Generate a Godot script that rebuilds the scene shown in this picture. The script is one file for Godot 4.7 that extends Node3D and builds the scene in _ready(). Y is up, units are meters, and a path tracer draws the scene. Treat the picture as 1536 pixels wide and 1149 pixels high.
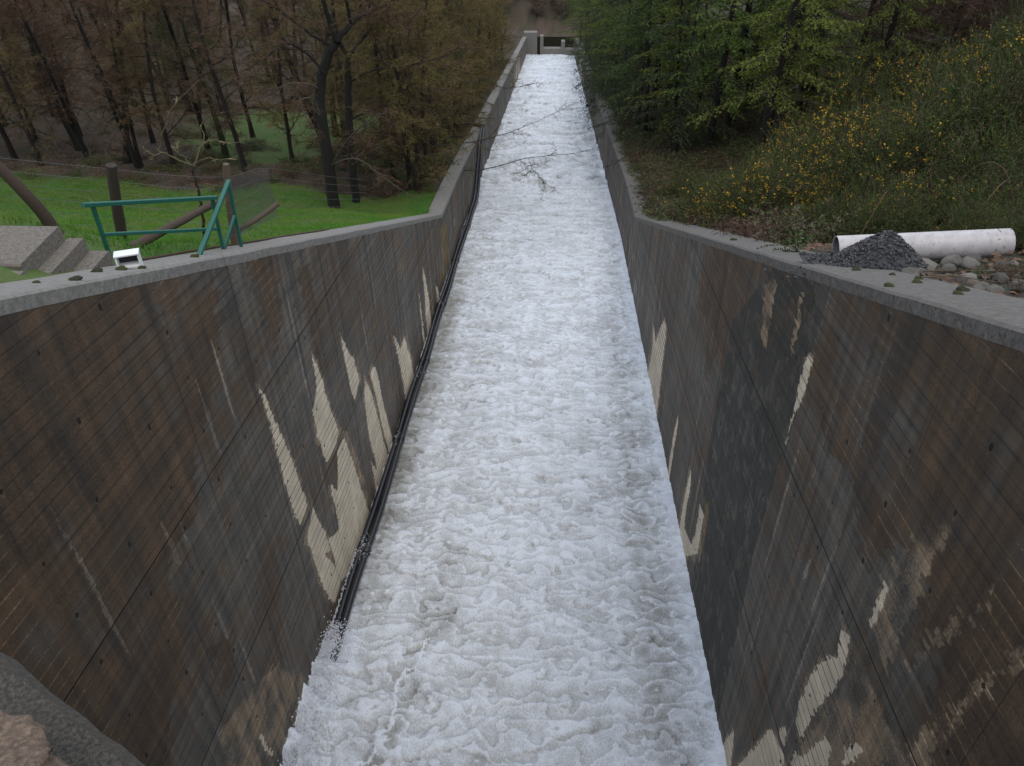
extends Node3D
# A dam spillway chute seen from the footbridge over its crest. y is up, the chute runs down along -z; d below means metres down the chute (d = -z).

const XL := -4.425        # inner face of one wall
const XR := 3.187         # inner face of the other
const LEN := 139.0
const LIFT := 3.33

const PALE_L := [
	[9.66, 6.84, 9.78, 6.6, 9.91, 6.05, 10.03, 5.6, 10.18, 5.07, 10.26, 4.65, 10.31, 4.15, 10.39, 3.57, 9.91, 3.49, 9.74, 3.98, 9.71, 4.83, 9.7, 5.39, 9.72, 5.98, 9.7, 6.39],
	[10.63, 3.33, 10.72, 2.93, 10.94, 2.47, 11.01, 1.84, 10.7, 2.06, 11.1, 1.25, 11.2, 0.79, 10.6, 0.74, 10.34, 1.18, 10.16, 1.98, 10.03, 3.03],
	[12.17, 6.08, 12.37, 5.66, 12.5, 5.18, 12.51, 4.84, 12.65, 4.32, 12.88, 3.64, 12.54, 3.48, 11.8, 3.53, 11.67, 3.93, 11.73, 4.13, 11.6, 4.37, 11.66, 4.71, 11.59, 5.03, 11.81, 5.07, 12.07, 5.26, 12.16, 5.52],
	[13.01, 3.29, 13.19, 3.15, 13.42, 2.47, 13.6, 1.8, 13.75, 1.18, 13.96, 0.43, 13.4, 0.4, 12.76, 0.36, 12.48, 0.12, 11.8, 0.45, 11.2, 0.79, 11.07, 1.21, 11.1, 1.72, 11.03, 2.19, 11.33, 1.98, 11.73, 1.84, 11.77, 2.32, 11.71, 2.75, 11.79, 3.01, 12.08, 2.57, 12.39, 2.95, 12.51, 3.29],
	[14.14, 5.47, 14.28, 5.15, 14.44, 4.81, 14.78, 4.46, 14.84, 4.06, 14.97, 3.71, 14.32, 3.52, 14.21, 3.81, 14.19, 4.24, 14.13, 4.74, 14.09, 5.11],
	[15.39, 3.45, 15.64, 3.13, 15.84, 2.71, 16.04, 2.02, 16.22, 1.26, 16.51, 0.37, 16.85, -0.03, 16.24, -0.12, 15.47, -0.06, 14.97, 0.16, 14.85, 0.59, 14.85, 0.99, 14.79, 1.48, 15.23, 0.82, 15.22, 1.22, 14.99, 2.02, 15.03, 2.65, 15.15, 3.15],
	[16.22, 3.36, 16.48, 3.21, 16.62, 2.82, 16.73, 2.14, 16.89, 1.51, 17.14, 0.74, 17.18, 0.15, 16.85, -0.03, 16.67, 0.39, 16.47, 1.01, 16.28, 1.8, 16.12, 2.59, 15.95, 3.29],
	[18.96, 2.93, 19.61, 2.19, 20.29, 2.24, 20.85, 1.37, 21.11, 0.49, 20.69, 0.06, 19.7, -0.07, 19.53, 0.56, 19.45, 1.32, 19.08, 2.35],
	[24.42, 2.9, 24.8, 2.37, 25.15, 1.29, 25.13, 0.33, 24.41, -0.12, 24.2, 0.8, 24.3, 1.84],
	[26.91, 1.31, 27.66, 0.65, 28.36, 0.34, 27.23, -0.19, 26.93, 0.3],
	[23.34, 2.42, 23.45, 1.48, 23.62, 0.15, 23.3, 0.79],
	[6.52, 2, 6.64, 1.79, 6.63, 1.53, 6.74, 1.1, 6.64, 1.19, 6.5, 1.65],
]
const OCHRE_L := [
	[28.75, 2.77, 30.87, 2.28, 31.33, 1.24, 30.6, 0.45, 29.69, -0.07, 28.57, 0.16, 28.18, 1.1],
	[13.85, -0.04, 14.75, -0.88, 13.08, -0.49, 12.06, -0.21, 11.02, -0.18, 10.6, 0.74, 11.2, 0.79, 12.48, 0.12],
]
const TAN_L := [
	[6.24, 3.03, 6.97, 2.73, 7.74, 2.25, 8.81, 0.38, 8.04, 0.52, 7.38, 0.51, 6.56, 0.89, 5.62, 2.46, 5.7, 3.22],
]
const PALE_R := [
	[19.72, 3.19, 19.26, 3.22, 19.13, 2.82, 19.04, 2.18, 19.03, 1.33, 18.94, 0.65, 19.11, 0.23, 19.93, 0.16, 20.94, 0.23, 21.7, 0.34, 21.34, 1.33, 21.5, 2.15, 20.73, 1.96, 20.53, 2.36],
	[15.75, 2.42, 15.65, 2.17, 15.7, 1.48, 15.7, 0.79, 15.7, 0.22, 15.92, 0.32, 16.05, 0.94, 15.99, 1.8],
	[13.48, 2.47, 13.27, 2.07, 13.32, 1.43, 13.19, 0.93, 12.34, 1.17, 12.11, 1.7, 12.2, 2.41, 11.75, 2.48, 11.66, 1.49, 12.74, 0.41, 13.54, 0.21, 13.67, 0.74, 13.62, 1.78],
	[8.44, 8.31, 8.26, 8.35, 8.25, 8.06, 8.27, 7.73, 8.39, 7.38, 8.45, 7.06, 8.41, 6.81, 8.42, 6.76, 8.45, 7.2, 8.46, 7.6, 8.53, 7.94],
	[5.51, 6.29, 5.32, 6.42, 5.25, 6.17, 5.18, 5.91, 5.24, 5.47, 5.33, 5.08, 5.43, 4.66, 5.45, 4.34, 5.49, 4.09, 5.68, 4.09, 5.79, 4.39, 5.77, 4.81, 5.76, 5.08, 5.65, 5.49, 5.5, 5.79, 5.37, 5.92],
	[5.1, 7.54, 5.04, 7.57, 5.03, 7.4, 5.02, 7.18, 4.99, 7.04, 5.01, 6.92, 5.08, 6.92, 5.11, 7.08, 5.12, 7.3],
	[7.66, 0.31, 7.61, 0.82, 7.39, 1.37, 7.26, 1.08, 7.14, 0.8, 7.11, 0.5, 7.42, 0.3],
	[7.09, 0.47, 6.85, 1.22, 6.58, 2.07, 6.39, 2.67, 6.26, 3.11, 5.9, 3.21, 5.7, 3.31, 5.59, 3.17],
	[6.02, 3.35, 5.93, 3.68, 5.81, 3.62, 5.79, 3.42, 5.92, 3.32],
	[5.21, 4.1, 5.12, 4.55, 5.02, 4.88, 4.85, 4.96, 4.76, 4.67, 5.48, 3.37, 5.48, 3.69],
	[4.59, 5.09, 4.6, 5.33, 4.51, 5.64, 4.36, 5.75, 4.41, 5.51, 4.48, 5.18],
]
const TAN_R := [
	[5.15, 7.34, 5.18, 7.64, 5.03, 8.11, 4.87, 8.49, 4.68, 8.77, 4.53, 8.82, 4.62, 8.43, 4.57, 8.1, 4.61, 7.71, 4.56, 7.33, 4.5, 6.94, 4.48, 6.81, 4.89, 6.91, 5.05, 7.03],
	[4.22, 7.77, 4.07, 8.22, 3.95, 8.63, 3.87, 8.93, 3.86, 8.77, 3.96, 8.36, 4.07, 7.97, 4.14, 7.67, 4.33, 7.19, 4.38, 6.95, 4.33, 7.34],
	[3.4, 8.74, 3.49, 8.53, 3.57, 8.12, 3.63, 7.75, 3.76, 7.18, 3.84, 6.55, 3.87, 6.28, 3.54, 6.88, 3.52, 7.49, 3.52, 7.84, 3.41, 8.22, 3.32, 8.64],
	[5.48, 3.37, 5.33, 4.54, 5.16, 5.6, 4.99, 6.26, 4.56, 6.48, 4.09, 6.56, 3.72, 6.55],
	[10.86, 8.27, 10.34, 8.57, 10.24, 8.21, 10.2, 7.78, 10.03, 7.49, 10.32, 7.43, 10.58, 7.59],
	[9.26, 8.86, 9.12, 8.92, 8.98, 8.51, 9, 8.15, 9.1, 7.81, 9.13, 8.18, 9.16, 8.54],
]
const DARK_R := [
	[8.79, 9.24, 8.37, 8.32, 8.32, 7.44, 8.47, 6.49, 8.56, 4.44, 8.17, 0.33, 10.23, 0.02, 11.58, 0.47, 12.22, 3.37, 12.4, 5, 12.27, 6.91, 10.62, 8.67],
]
const OCHRE_R := [
	[11.78, 2.78, 11.51, 3.02, 11.38, 2.6, 11.26, 1.89, 11.5, 1.65, 11.66, 2.23],
]
const LICHEN_L := [
	[0.5, 11.5, 9.5, 11.5, 9.1, 8.4, 8.3, 7.6, 7.4, 7.2, 6.9, 6.4, 6.2, 6.5, 5.6, 5.2, 4.8, 4.4, 4.0, 2.6, 0.5, 2.0],
	[10.2, 9.0, 11.4, 9.0, 11.2, 7.4, 10.6, 6.9],
	[12.3, 7.8, 13.0, 7.6, 12.9, 6.0, 12.5, 5.4],
	[6.2, 4.6, 6.8, 4.2, 6.6, 3.4, 6.1, 3.6],
]
const LICHEN_R := [
	[0.5, 11.5, 8.3, 11.5, 8.25, 8.2, 7.2, 7.7, 6.3, 7.9, 5.6, 7.3, 5.2, 8.0, 4.6, 8.3, 4.4, 7.5, 4.0, 7.9, 3.7, 6.9, 3.2, 6.2, 0.5, 5.0],
	[8.8, 10.0, 15.8, 7.2, 15.4, 5.6, 14.4, 5.9, 13.6, 4.6, 12.9, 6.0, 11.9, 5.2, 11.2, 7.0, 10.4, 6.5, 9.6, 8.0, 9.0, 7.4],
	[4.3, 6.6, 4.8, 6.2, 4.5, 5.2, 3.9, 5.4],
]

var rng := RandomNumberGenerator.new()
var noise_a := FastNoiseLite.new()
var names := {}
var M := {}
var bump: ImageTexture

# ------------------------------------------------------------------ the lie of the land
func fy(d: float) -> float:
	return -13.0 - 0.1774 * minf(d, 35.27) - 0.2253 * maxf(d - 35.27, 0.0)

func top_y(d: float) -> float:
	if d < 29.76:
		return minf(-0.961 - 0.48 * d, -1.9)
	return fy(d) + 3.03

func bend(d: float) -> float:
	return -0.0049 * maxf(d - 35.27, 0.0)

func coping_w(side: int, d: float) -> float:
	return 0.62 if side < 0 else lerpf(1.0, 0.8, clampf(d / 30.0, 0, 1))

func sstep(a: float, b: float, x: float) -> float:
	var t := clampf((x - a) / (b - a), 0.0, 1.0)
	return t * t * (3.0 - 2.0 * t)

func ground_y(x: float, d: float) -> float:
	var dd := minf(d, 175.0)
	var y := (top_y(dd - 1.2) + top_y(dd) + top_y(dd + 1.2)) / 3.0 - 0.07
	if d > 139.0:
		y = lerpf(y, fy(139.0) + 5.0 + (d - 139.0) * 0.12, sstep(139.0, 150.0, d))
	var away := 0.0
	if x < 0.0:
		away = maxf(0.0, XL + bend(d) - 0.62 - x)
		y += 0.26 * clampf(away - 0.15, 0.0, 2.2) * (1.0 - sstep(9.0, 13.0, d)) * sstep(-1.0, 4.0, d)
		y += 0.10 * maxf(0.0, away - 22.0) * sstep(30.0, 50.0, d)
		y += 0.5 * maxf(0.0, away - 45.0) * sstep(30.0, 50.0, d)
	else:
		away = maxf(0.0, x - XR - bend(d) - coping_w(1, d))
		y += 0.40 * clampf(away - 3.0, 0.0, 14.0) * sstep(8.0, 14.0, d)
		y += 0.09 * clampf(away - 0.3, 0.0, 1.6) * (1.0 - sstep(12.0, 16.0, d)) * sstep(6.0, 8.0, d)
		y += 0.35 * maxf(0.0, away - 22.0) * sstep(20.0, 40.0, d)
	var r := sstep(0.2, 2.5, away) if d < 139.0 else 1.0
	y += r * (noise_a.get_noise_2d(x * 2.2, d * 2.2) * 0.5 + noise_a.get_noise_2d(x * 9.0, d * 9.0) * 0.10)
	return y

# ------------------------------------------------------------------ mesh builder
class MB:
	var v := PackedVector3Array()
	var n := PackedVector3Array()
	var c := PackedColorArray()
	var u := PackedVector2Array()
	var i := PackedInt32Array()

	func vert(p: Vector3, nn: Vector3, col: Color, uv := Vector2.ZERO) -> int:
		v.append(p); n.append(nn); c.append(col); u.append(uv)
		return v.size() - 1

	func tri(a: Vector3, b: Vector3, d: Vector3, col: Color) -> void:
		var nn := (d - a).cross(b - a).normalized()
		var k := v.size()
		v.append(a); v.append(b); v.append(d)
		for q in 3:
			n.append(nn); c.append(col); u.append(Vector2.ZERO)
			i.append(k + q)

	func quad(a: Vector3, b: Vector3, d: Vector3, e: Vector3, col: Color) -> void:
		tri(a, b, d, col)
		tri(a, d, e, col)

	func tube(p: PackedVector3Array, r: PackedFloat32Array, sides: int, col: Color, tip := Color(-1, 0, 0), cap := false) -> void:
		var m := p.size()
		var start := v.size()
		var side := Vector3.ZERO
		for k in m:
			var dir: Vector3 = (p[mini(k + 1, m - 1)] - p[maxi(k - 1, 0)]).normalized()
			if side == Vector3.ZERO:
				side = dir.cross(Vector3.UP if absf(dir.y) < 0.9 else Vector3.RIGHT).normalized()
			side = (side - dir * side.dot(dir)).normalized()
			var up := dir.cross(side)
			var cc := col if tip.r < 0 else col.lerp(tip, float(k) / (m - 1))
			for s in sides:
				var a := TAU * s / sides
				var o := side * cos(a) + up * sin(a)
				v.append(p[k] + o * r[k]); n.append(o); c.append(cc); u.append(Vector2(float(s) / sides, k))
		for k in m - 1:
			for s in sides:
				var a0 := start + k * sides + s
				var a1 := start + k * sides + (s + 1) % sides
				i.append(a0); i.append(a0 + sides); i.append(a1)
				i.append(a1); i.append(a0 + sides); i.append(a1 + sides)
		if cap:
			for e in [0, m - 1]:
				var at := v.size()
				var dir: Vector3 = (p[0] - p[1]).normalized() if e == 0 else (p[m - 1] - p[m - 2]).normalized()
				v.append(p[e]); n.append(dir); c.append(col); u.append(Vector2.ZERO)
				for s in sides:
					v.append(v[start + e * sides + s]); n.append(dir); c.append(col); u.append(Vector2.ZERO)
				for s in sides:
					var a0 := at + 1 + s
					var a1 := at + 1 + (s + 1) % sides
					if e == 0:
						i.append(at); i.append(a0); i.append(a1)
					else:
						i.append(at); i.append(a1); i.append(a0)

	# a bar with chamfered edges from a to b, w across, h in the direction nearest to up
	func bar(a: Vector3, b: Vector3, w: float, h: float, bev: float, col: Color, up := Vector3.UP) -> void:
		var dir := (b - a).normalized()
		var x := dir.cross(up).normalized()
		var y := x.cross(dir).normalized()
		var hw := w * 0.5
		var hh := h * 0.5
		var prof := [Vector2(-hw + bev, hh), Vector2(hw - bev, hh), Vector2(hw, hh - bev), Vector2(hw, -hh + bev), Vector2(hw - bev, -hh), Vector2(-hw + bev, -hh), Vector2(-hw, -hh + bev), Vector2(-hw, hh - bev)]
		var la := PackedVector3Array()
		var lb := PackedVector3Array()
		for q in prof:
			la.append(a + x * q.x + y * q.y)
			lb.append(b + x * q.x + y * q.y)
		for k in 8:
			var j := (k + 1) % 8
			quad(la[k], la[j], lb[j], lb[k], col)
		for k in range(1, 7):
			tri(la[0], la[k + 1], la[k], col)
			tri(lb[0], lb[k], lb[k + 1], col)

	func rock(at: Vector3, rad: Vector3, sd: int, rough: float, col: Color, cuts := 7, a := 9, b := 14) -> void:
		var f := FastNoiseLite.new()
		f.seed = sd
		f.frequency = 0.9
		var rr := RandomNumberGenerator.new()
		rr.seed = sd
		var planes := []
		for k in cuts:
			planes.append([Vector3(rr.randfn(), rr.randfn(), rr.randfn()).normalized(), rr.randf_range(0.48, 0.85)])
		var st := v.size()
		var turn := rr.randf() * TAU
		for j in a + 1:
			for k in b:
				var th := PI * j / a
				var ph := TAU * k / b + turn
				var q := Vector3(sin(th) * cos(ph), cos(th), sin(th) * sin(ph))
				var w := q
				for pl in planes:
					var over: float = w.dot(pl[0]) - pl[1]
					if over > 0:
						w -= pl[0] * over
				w *= 1.0 + rough * f.get_noise_3dv(q * 1.6) + rough * 0.4 * f.get_noise_3dv(q * 5.0)
				if a > 12:
					w *= 1.0 + rough * 0.22 * f.get_noise_3dv(q * 9.0)
				var tone := 1.0 + 0.25 * f.get_noise_3dv(q * 3.0 + Vector3(7, 7, 7))
				v.append(at + w * rad); n.append((q / rad).normalized()); c.append(Color(col.r * tone, col.g * tone, col.b * tone)); u.append(Vector2.ZERO)
		for j in a:
			for k in b:
				var p0 := st + j * b + k
				var p1 := st + j * b + (k + 1) % b
				i.append(p0); i.append(p0 + b); i.append(p1)
				i.append(p1); i.append(p0 + b); i.append(p1 + b)
		for k in range(st, v.size()):
			n[k] = n[k] * 0.0001
		var e := i.size() - a * b * 6
		while e < i.size():
			var fn := (v[i[e + 2]] - v[i[e]]).cross(v[i[e + 1]] - v[i[e]])
			for q in 3:
				n[i[e + q]] += fn / maxf(rad.length_squared(), 1e-6)
			e += 3
		for k in range(st, v.size()):
			n[k] = n[k].normalized()

	func mesh(mat: Material) -> ArrayMesh:
		var arr := []
		arr.resize(Mesh.ARRAY_MAX)
		arr[Mesh.ARRAY_VERTEX] = v
		arr[Mesh.ARRAY_NORMAL] = n
		arr[Mesh.ARRAY_COLOR] = c
		arr[Mesh.ARRAY_TEX_UV] = u
		arr[Mesh.ARRAY_INDEX] = i
		var me := ArrayMesh.new()
		me.add_surface_from_arrays(Mesh.PRIMITIVE_TRIANGLES, arr)
		me.surface_set_material(0, mat)
		return me

	func add_to(me: ArrayMesh, mat: Material) -> void:
		var arr := []
		arr.resize(Mesh.ARRAY_MAX)
		arr[Mesh.ARRAY_VERTEX] = v
		arr[Mesh.ARRAY_NORMAL] = n
		arr[Mesh.ARRAY_COLOR] = c
		arr[Mesh.ARRAY_TEX_UV] = u
		arr[Mesh.ARRAY_INDEX] = i
		me.add_surface_from_arrays(Mesh.PRIMITIVE_TRIANGLES, arr)
		me.surface_set_material(me.get_surface_count() - 1, mat)

# ------------------------------------------------------------------ scene helpers
func numbered(called: String) -> String:
	var k: int = names.get(called, 0)
	names[called] = k + 1
	return called if k == 0 else "%s_%03d" % [called, k]

func tag(o: Node, label: String, category: String, group := "") -> void:
	o.set_meta("label", label)
	o.set_meta("category", category)
	if group != "":
		o.set_meta("group", group)

func thing(called: String, at: Vector3, label: String, category: String, group := "") -> Node3D:
	var o := Node3D.new()
	o.name = numbered(called)
	add_child(o)
	o.position = at
	tag(o, label, category, group)
	return o

func part(parent: Node, called: String, me: Mesh, at := Vector3.ZERO) -> MeshInstance3D:
	var o := MeshInstance3D.new()
	o.name = called
	o.mesh = me
	o.position = at
	parent.add_child(o, true)
	return o

func solo(called: String, me: Mesh, at: Vector3, label: String, category: String, group := "") -> MeshInstance3D:
	var o := MeshInstance3D.new()
	o.name = numbered(called)
	o.mesh = me
	o.position = at
	add_child(o)
	tag(o, label, category, group)
	return o

func setting(called: String, me: Mesh) -> MeshInstance3D:
	var o := MeshInstance3D.new()
	o.name = called
	o.mesh = me
	add_child(o)
	o.set_meta("kind", "structure")
	return o

func scatter(called: String, me: Mesh, xf: Array, cols: Array, parent: Node = self) -> MultiMeshInstance3D:
	var mm := MultiMesh.new()
	mm.transform_format = MultiMesh.TRANSFORM_3D
	mm.use_colors = true
	mm.mesh = me
	mm.instance_count = xf.size()
	for k in xf.size():
		mm.set_instance_transform(k, xf[k])
		mm.set_instance_color(k, cols[k])
	var o := MultiMeshInstance3D.new()
	o.name = called
	o.multimesh = mm
	parent.add_child(o, true)
	o.set_meta("kind", "stuff")
	return o

func copy(o: Node3D, at: Vector3, turn: float, size: float, label: String) -> Node3D:
	var r: Node3D = o.duplicate()
	var plain := String(o.name)
	if plain.length() > 4 and plain[-4] == "_" and plain.right(3).is_valid_int():
		plain = plain.left(-4)
	r.name = numbered(plain)
	add_child(r)
	r.position = at
	r.rotation = Vector3(0, turn, 0)
	r.scale = Vector3.ONE * size
	r.set_meta("label", label)
	return r

func pts(a: Array) -> PackedVector3Array:
	var p := PackedVector3Array()
	for k in a.size() / 3:
		p.append(Vector3(a[k * 3], a[k * 3 + 1], a[k * 3 + 2]))
	return p

func taper(m: int, r0: float, r1: float) -> PackedFloat32Array:
	var r := PackedFloat32Array()
	for k in m:
		r.append(lerpf(r0, r1, float(k) / maxi(m - 1, 1)))
	return r

func smooth_path(p: PackedVector3Array, per: int) -> PackedVector3Array:
	var o := PackedVector3Array()
	for k in p.size() - 1:
		for j in per:
			o.append(p[k].cubic_interpolate(p[k + 1], p[maxi(k - 1, 0)], p[mini(k + 2, p.size() - 1)], float(j) / per))
	o.append(p[p.size() - 1])
	return o

# ------------------------------------------------------------------ materials and textures
func mat(col: Color, rough: float, vertex := false) -> StandardMaterial3D:
	var m := StandardMaterial3D.new()
	m.albedo_color = col
	m.roughness = rough
	m.vertex_color_use_as_albedo = vertex
	return m

func noise(sd: int, freq: float, kind := FastNoiseLite.TYPE_SIMPLEX_SMOOTH, oct := 4) -> FastNoiseLite:
	var f := FastNoiseLite.new()
	f.seed = sd
	f.frequency = freq
	f.noise_type = kind
	f.fractal_octaves = oct
	if oct <= 1:
		f.fractal_type = FastNoiseLite.FRACTAL_NONE
	return f

func layer(f: FastNoiseLite, w: int, h: int, tw: int, th: int) -> PackedByteArray:
	var im := f.get_image(w, h, false, false, true)
	if im.get_format() != Image.FORMAT_L8:
		im.convert(Image.FORMAT_L8)
	if w != tw or h != th:
		im.resize(tw, th, Image.INTERPOLATE_CUBIC)
	return im.get_data()

func tex(w: int, h: int, bytes: PackedByteArray, format := Image.FORMAT_RGB8) -> ImageTexture:
	return ImageTexture.create_from_image(Image.create_from_data(w, h, false, format, bytes))

# a tile of mottled grain between two tones, for triplanar use
func grain_tile(sd: int, lo: Color, hi: Color, freq: float, spots: float, spot: Color, n := 512) -> ImageTexture:
	var f := noise(sd, freq)
	var im := f.get_seamless_image(n, n, false, false, 0.1, true)
	im.convert(Image.FORMAT_L8)
	var a := im.get_data()
	var f2 := noise(sd + 5, 0.25, FastNoiseLite.TYPE_SIMPLEX_SMOOTH, 2)
	var im2 := f2.get_seamless_image(n, n, false, false, 0.1, true)
	im2.convert(Image.FORMAT_L8)
	var b := im2.get_data()
	var f3 := noise(sd + 9, freq * 2.3)
	var im3 := f3.get_seamless_image(n, n, false, false, 0.1, true)
	im3.convert(Image.FORMAT_L8)
	var c := im3.get_data()
	var out := PackedByteArray()
	out.resize(n * n * 3)
	for k in n * n:
		var t := clampf(a[k] / 255.0 * 0.6 + b[k] / 255.0 * 0.4, 0, 1)
		var col := lo.lerp(hi, t)
		if c[k] / 255.0 + (b[k] / 255.0 - 0.5) * 0.35 > 1.0 - spots:
			col = col.lerp(spot, 0.75)
		out[k * 3] = int(col.r * 255.0)
		out[k * 3 + 1] = int(col.g * 255.0)
		out[k * 3 + 2] = int(col.b * 255.0)
	return tex(n, n, out)

func triplanar(t: ImageTexture, scale: float, rough: float, vertex := false, relief := 0.0) -> StandardMaterial3D:
	var m := mat(Color.WHITE, rough, vertex)
	m.albedo_texture = t
	m.uv1_triplanar = true
	m.uv1_world_triplanar = true
	m.uv1_scale = Vector3.ONE * scale
	if relief > 0.0:
		m.heightmap_enabled = true
		m.heightmap_texture = bump
		m.heightmap_scale = relief
	return m

# fills a polygon given in (d, h) metres into a mask, with an edge that frays from board to board
func fill_poly(mask: PackedByteArray, w: int, h: int, poly: Array, d0: float, d1: float, hmax: float, value: int, fray: float, sd: int) -> PackedByteArray:
	var r := RandomNumberGenerator.new()
	r.seed = sd
	var m := poly.size() / 2
	var px := PackedFloat32Array()
	var py := PackedFloat32Array()
	var lo := 1e9
	var hi := -1e9
	for k in m:
		px.append((poly[k * 2] - d0) / (d1 - d0) * w)
		py.append((hmax - poly[k * 2 + 1]) / hmax * h)
		lo = minf(lo, py[k])
		hi = maxf(hi, py[k])
	var jit := [0.0, 0.0, 0.0, 0.0, 0.0, 0.0]
	var board := -99
	for y in range(maxi(0, int(lo)), mini(h - 1, int(hi) + 1)):
		var xs := []
		for k in m:
			var j := (k + 1) % m
			if (py[k] <= y) != (py[j] <= y):
				xs.append(px[k] + (y - py[k]) / (py[j] - py[k]) * (px[j] - px[k]))
		xs.sort()
		var bb := int(float(y) / h * hmax / 0.055)
		for q in 6:
			if bb != board:
				jit[q] = r.randfn() * fray
			jit[q] += r.randfn() * fray * 0.12
		board = bb
		for q in xs.size() / 2:
			var a := int(xs[q * 2] + jit[(q * 2) % 6])
			var b := int(xs[q * 2 + 1] + jit[(q * 2 + 1) % 6])
			for x in range(maxi(0, a), mini(w, b)):
				mask[y * w + x] = value
	return mask

# weathered board-marked concrete of one wall: grey with brown lichen, pale spalled tongues, damp stains, tie holes and board joints
func wall_textures(side: int, d0: float, d1: float, hmax: float, w: int, h: int, sd: int) -> Array:
	var mask := PackedByteArray()
	mask.resize(w * h)
	var ppm := w / (d1 - d0)
	var r := RandomNumberGenerator.new()
	r.seed = sd
	# runs of dirt and lime: 5 a light run, 6 a dark one
	for k in int((d1 - d0) * 5.0):
		var d := r.randf_range(d0, d1)
		var y1 := r.randf_range(0.2, 1.0) * (hmax * 0.75)
		var ln := r.randf_range(0.4, 3.0)
		var wd := r.randf_range(0.01, 0.10)
		mask = fill_poly(mask, w, h, [d, y1, d + wd, y1 - ln * 0.4, d + wd * 0.8, y1 - ln, d - wd * 0.3, y1 - ln * 0.8], d0, d1, hmax, 5 if r.randf() < 0.35 else 6, 1.0, sd + k)
	for k in int((d1 - d0) * 1.2):
		var d := r.randf_range(d0, d1)
		var y1 := top_y(d) - fy(d)
		var ln := r.randf_range(0.5, 3.5)
		var wd := r.randf_range(0.1, 0.5)
		mask = fill_poly(mask, w, h, [d, y1, d + wd, y1, d + wd * 0.9, y1 - ln * 0.6, d + wd * 0.5, y1 - ln, d + wd * 0.2, y1 - ln * 0.7], d0, d1, hmax, 6, 2.0, sd + 999 + k)
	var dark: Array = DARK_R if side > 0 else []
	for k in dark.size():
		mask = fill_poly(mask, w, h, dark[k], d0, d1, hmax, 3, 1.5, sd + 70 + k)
	var tan_: Array = TAN_R if side > 0 else TAN_L
	for k in tan_.size():
		mask = fill_poly(mask, w, h, tan_[k], d0, d1, hmax, 2, 5.0, sd + 50 + k)
	var och: Array = OCHRE_R if side > 0 else OCHRE_L
	for k in och.size():
		mask = fill_poly(mask, w, h, och[k], d0, d1, hmax, 4, 2.0, sd + 60 + k)
	var lich := PackedByteArray()
	lich.resize(w * h)
	var patches: Array = LICHEN_R if side > 0 else LICHEN_L
	for k in patches.size():
		lich = fill_poly(lich, w, h, patches[k], d0, d1, hmax, 1, 9.0, sd + 800 + k)
	# algae along the water line
	for k in int((d1 - d0) / 0.35):
		var d := d0 + k * 0.35
		if side < 0 and d > 9.5 and d < 36.0:
			var t := r.randf_range(0.15, 0.75)
			mask = fill_poly(mask, w, h, [d, -0.05, d + 0.02, t * 0.7, d + 0.2, t, d + 0.36, t * 0.6, d + 0.4, -0.05], d0, d1, hmax, 4, 1.5, sd + 700 + k)
	var pale: Array = PALE_R if side > 0 else PALE_L
	for k in pale.size():      # a stained fringe round each pale tongue
		var mid_p := Vector2.ZERO
		for q in pale[k].size() / 2:
			mid_p += Vector2(pale[k][q * 2], pale[k][q * 2 + 1]) / (pale[k].size() / 2)
		var wide := []
		for q in pale[k].size() / 2:
			wide.append(mid_p.x + (pale[k][q * 2] - mid_p.x) * 1.25)
			wide.append(mid_p.y + (pale[k][q * 2 + 1] - mid_p.y) * 1.08)
		mask = fill_poly(mask, w, h, wide, d0, d1, hmax, 2, 3.0, sd + 900 + k)
	for k in pale.size():
		mask = fill_poly(mask, w, h, pale[k], d0, d1, hmax, 1, 2.2, sd + k)
	if d0 > 10.0:   # further down: more narrow lime runs, as on the far stretch of the wall
		for k in 70:
			var d := r.randf_range(24.0, d1)
			var y1 := r.randf_range(0.8, 2.9)
			var ln := r.randf_range(0.5, 2.0)
			var wd := r.randf_range(0.05, 0.3)
			mask = fill_poly(mask, w, h, [d, y1, d + wd, y1 - ln * 0.5, d + wd, y1 - ln, d - wd * 0.2, y1 - ln * 0.8], d0, d1, hmax, 5, 1.0, sd + 300 + k)
	var nb := layer(noise(sd + 1, 0.011), w / 4, h / 4, w, h)
	var nm := layer(noise(sd + 2, 0.03), w / 2, h / 2, w, h)
	var nf := layer(noise(sd + 3, 0.22, FastNoiseLite.TYPE_SIMPLEX_SMOOTH, 3), w, h, w, h)
	var ns := layer(noise(sd + 4, 0.05), w, maxi(8, h / 26), w, h)       # upright streaks
	var ng := layer(noise(sd + 6, 0.09), maxi(8, w / 30), h, w, h)       # grain along the boards
	var boards := int(hmax / 0.166) + 2
	var nl := layer(noise(sd + 7, 0.005, FastNoiseLite.TYPE_SIMPLEX_SMOOTH, 3), w, boards * 4, w, boards * 4)
	var tone := PackedFloat32Array()
	for k in boards:
		tone.append(r.randfn() * 0.035)
	var out := PackedByteArray()
	out.resize(w * h * 3)
	var rel := PackedByteArray()
	rel.resize(w * h)
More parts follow.
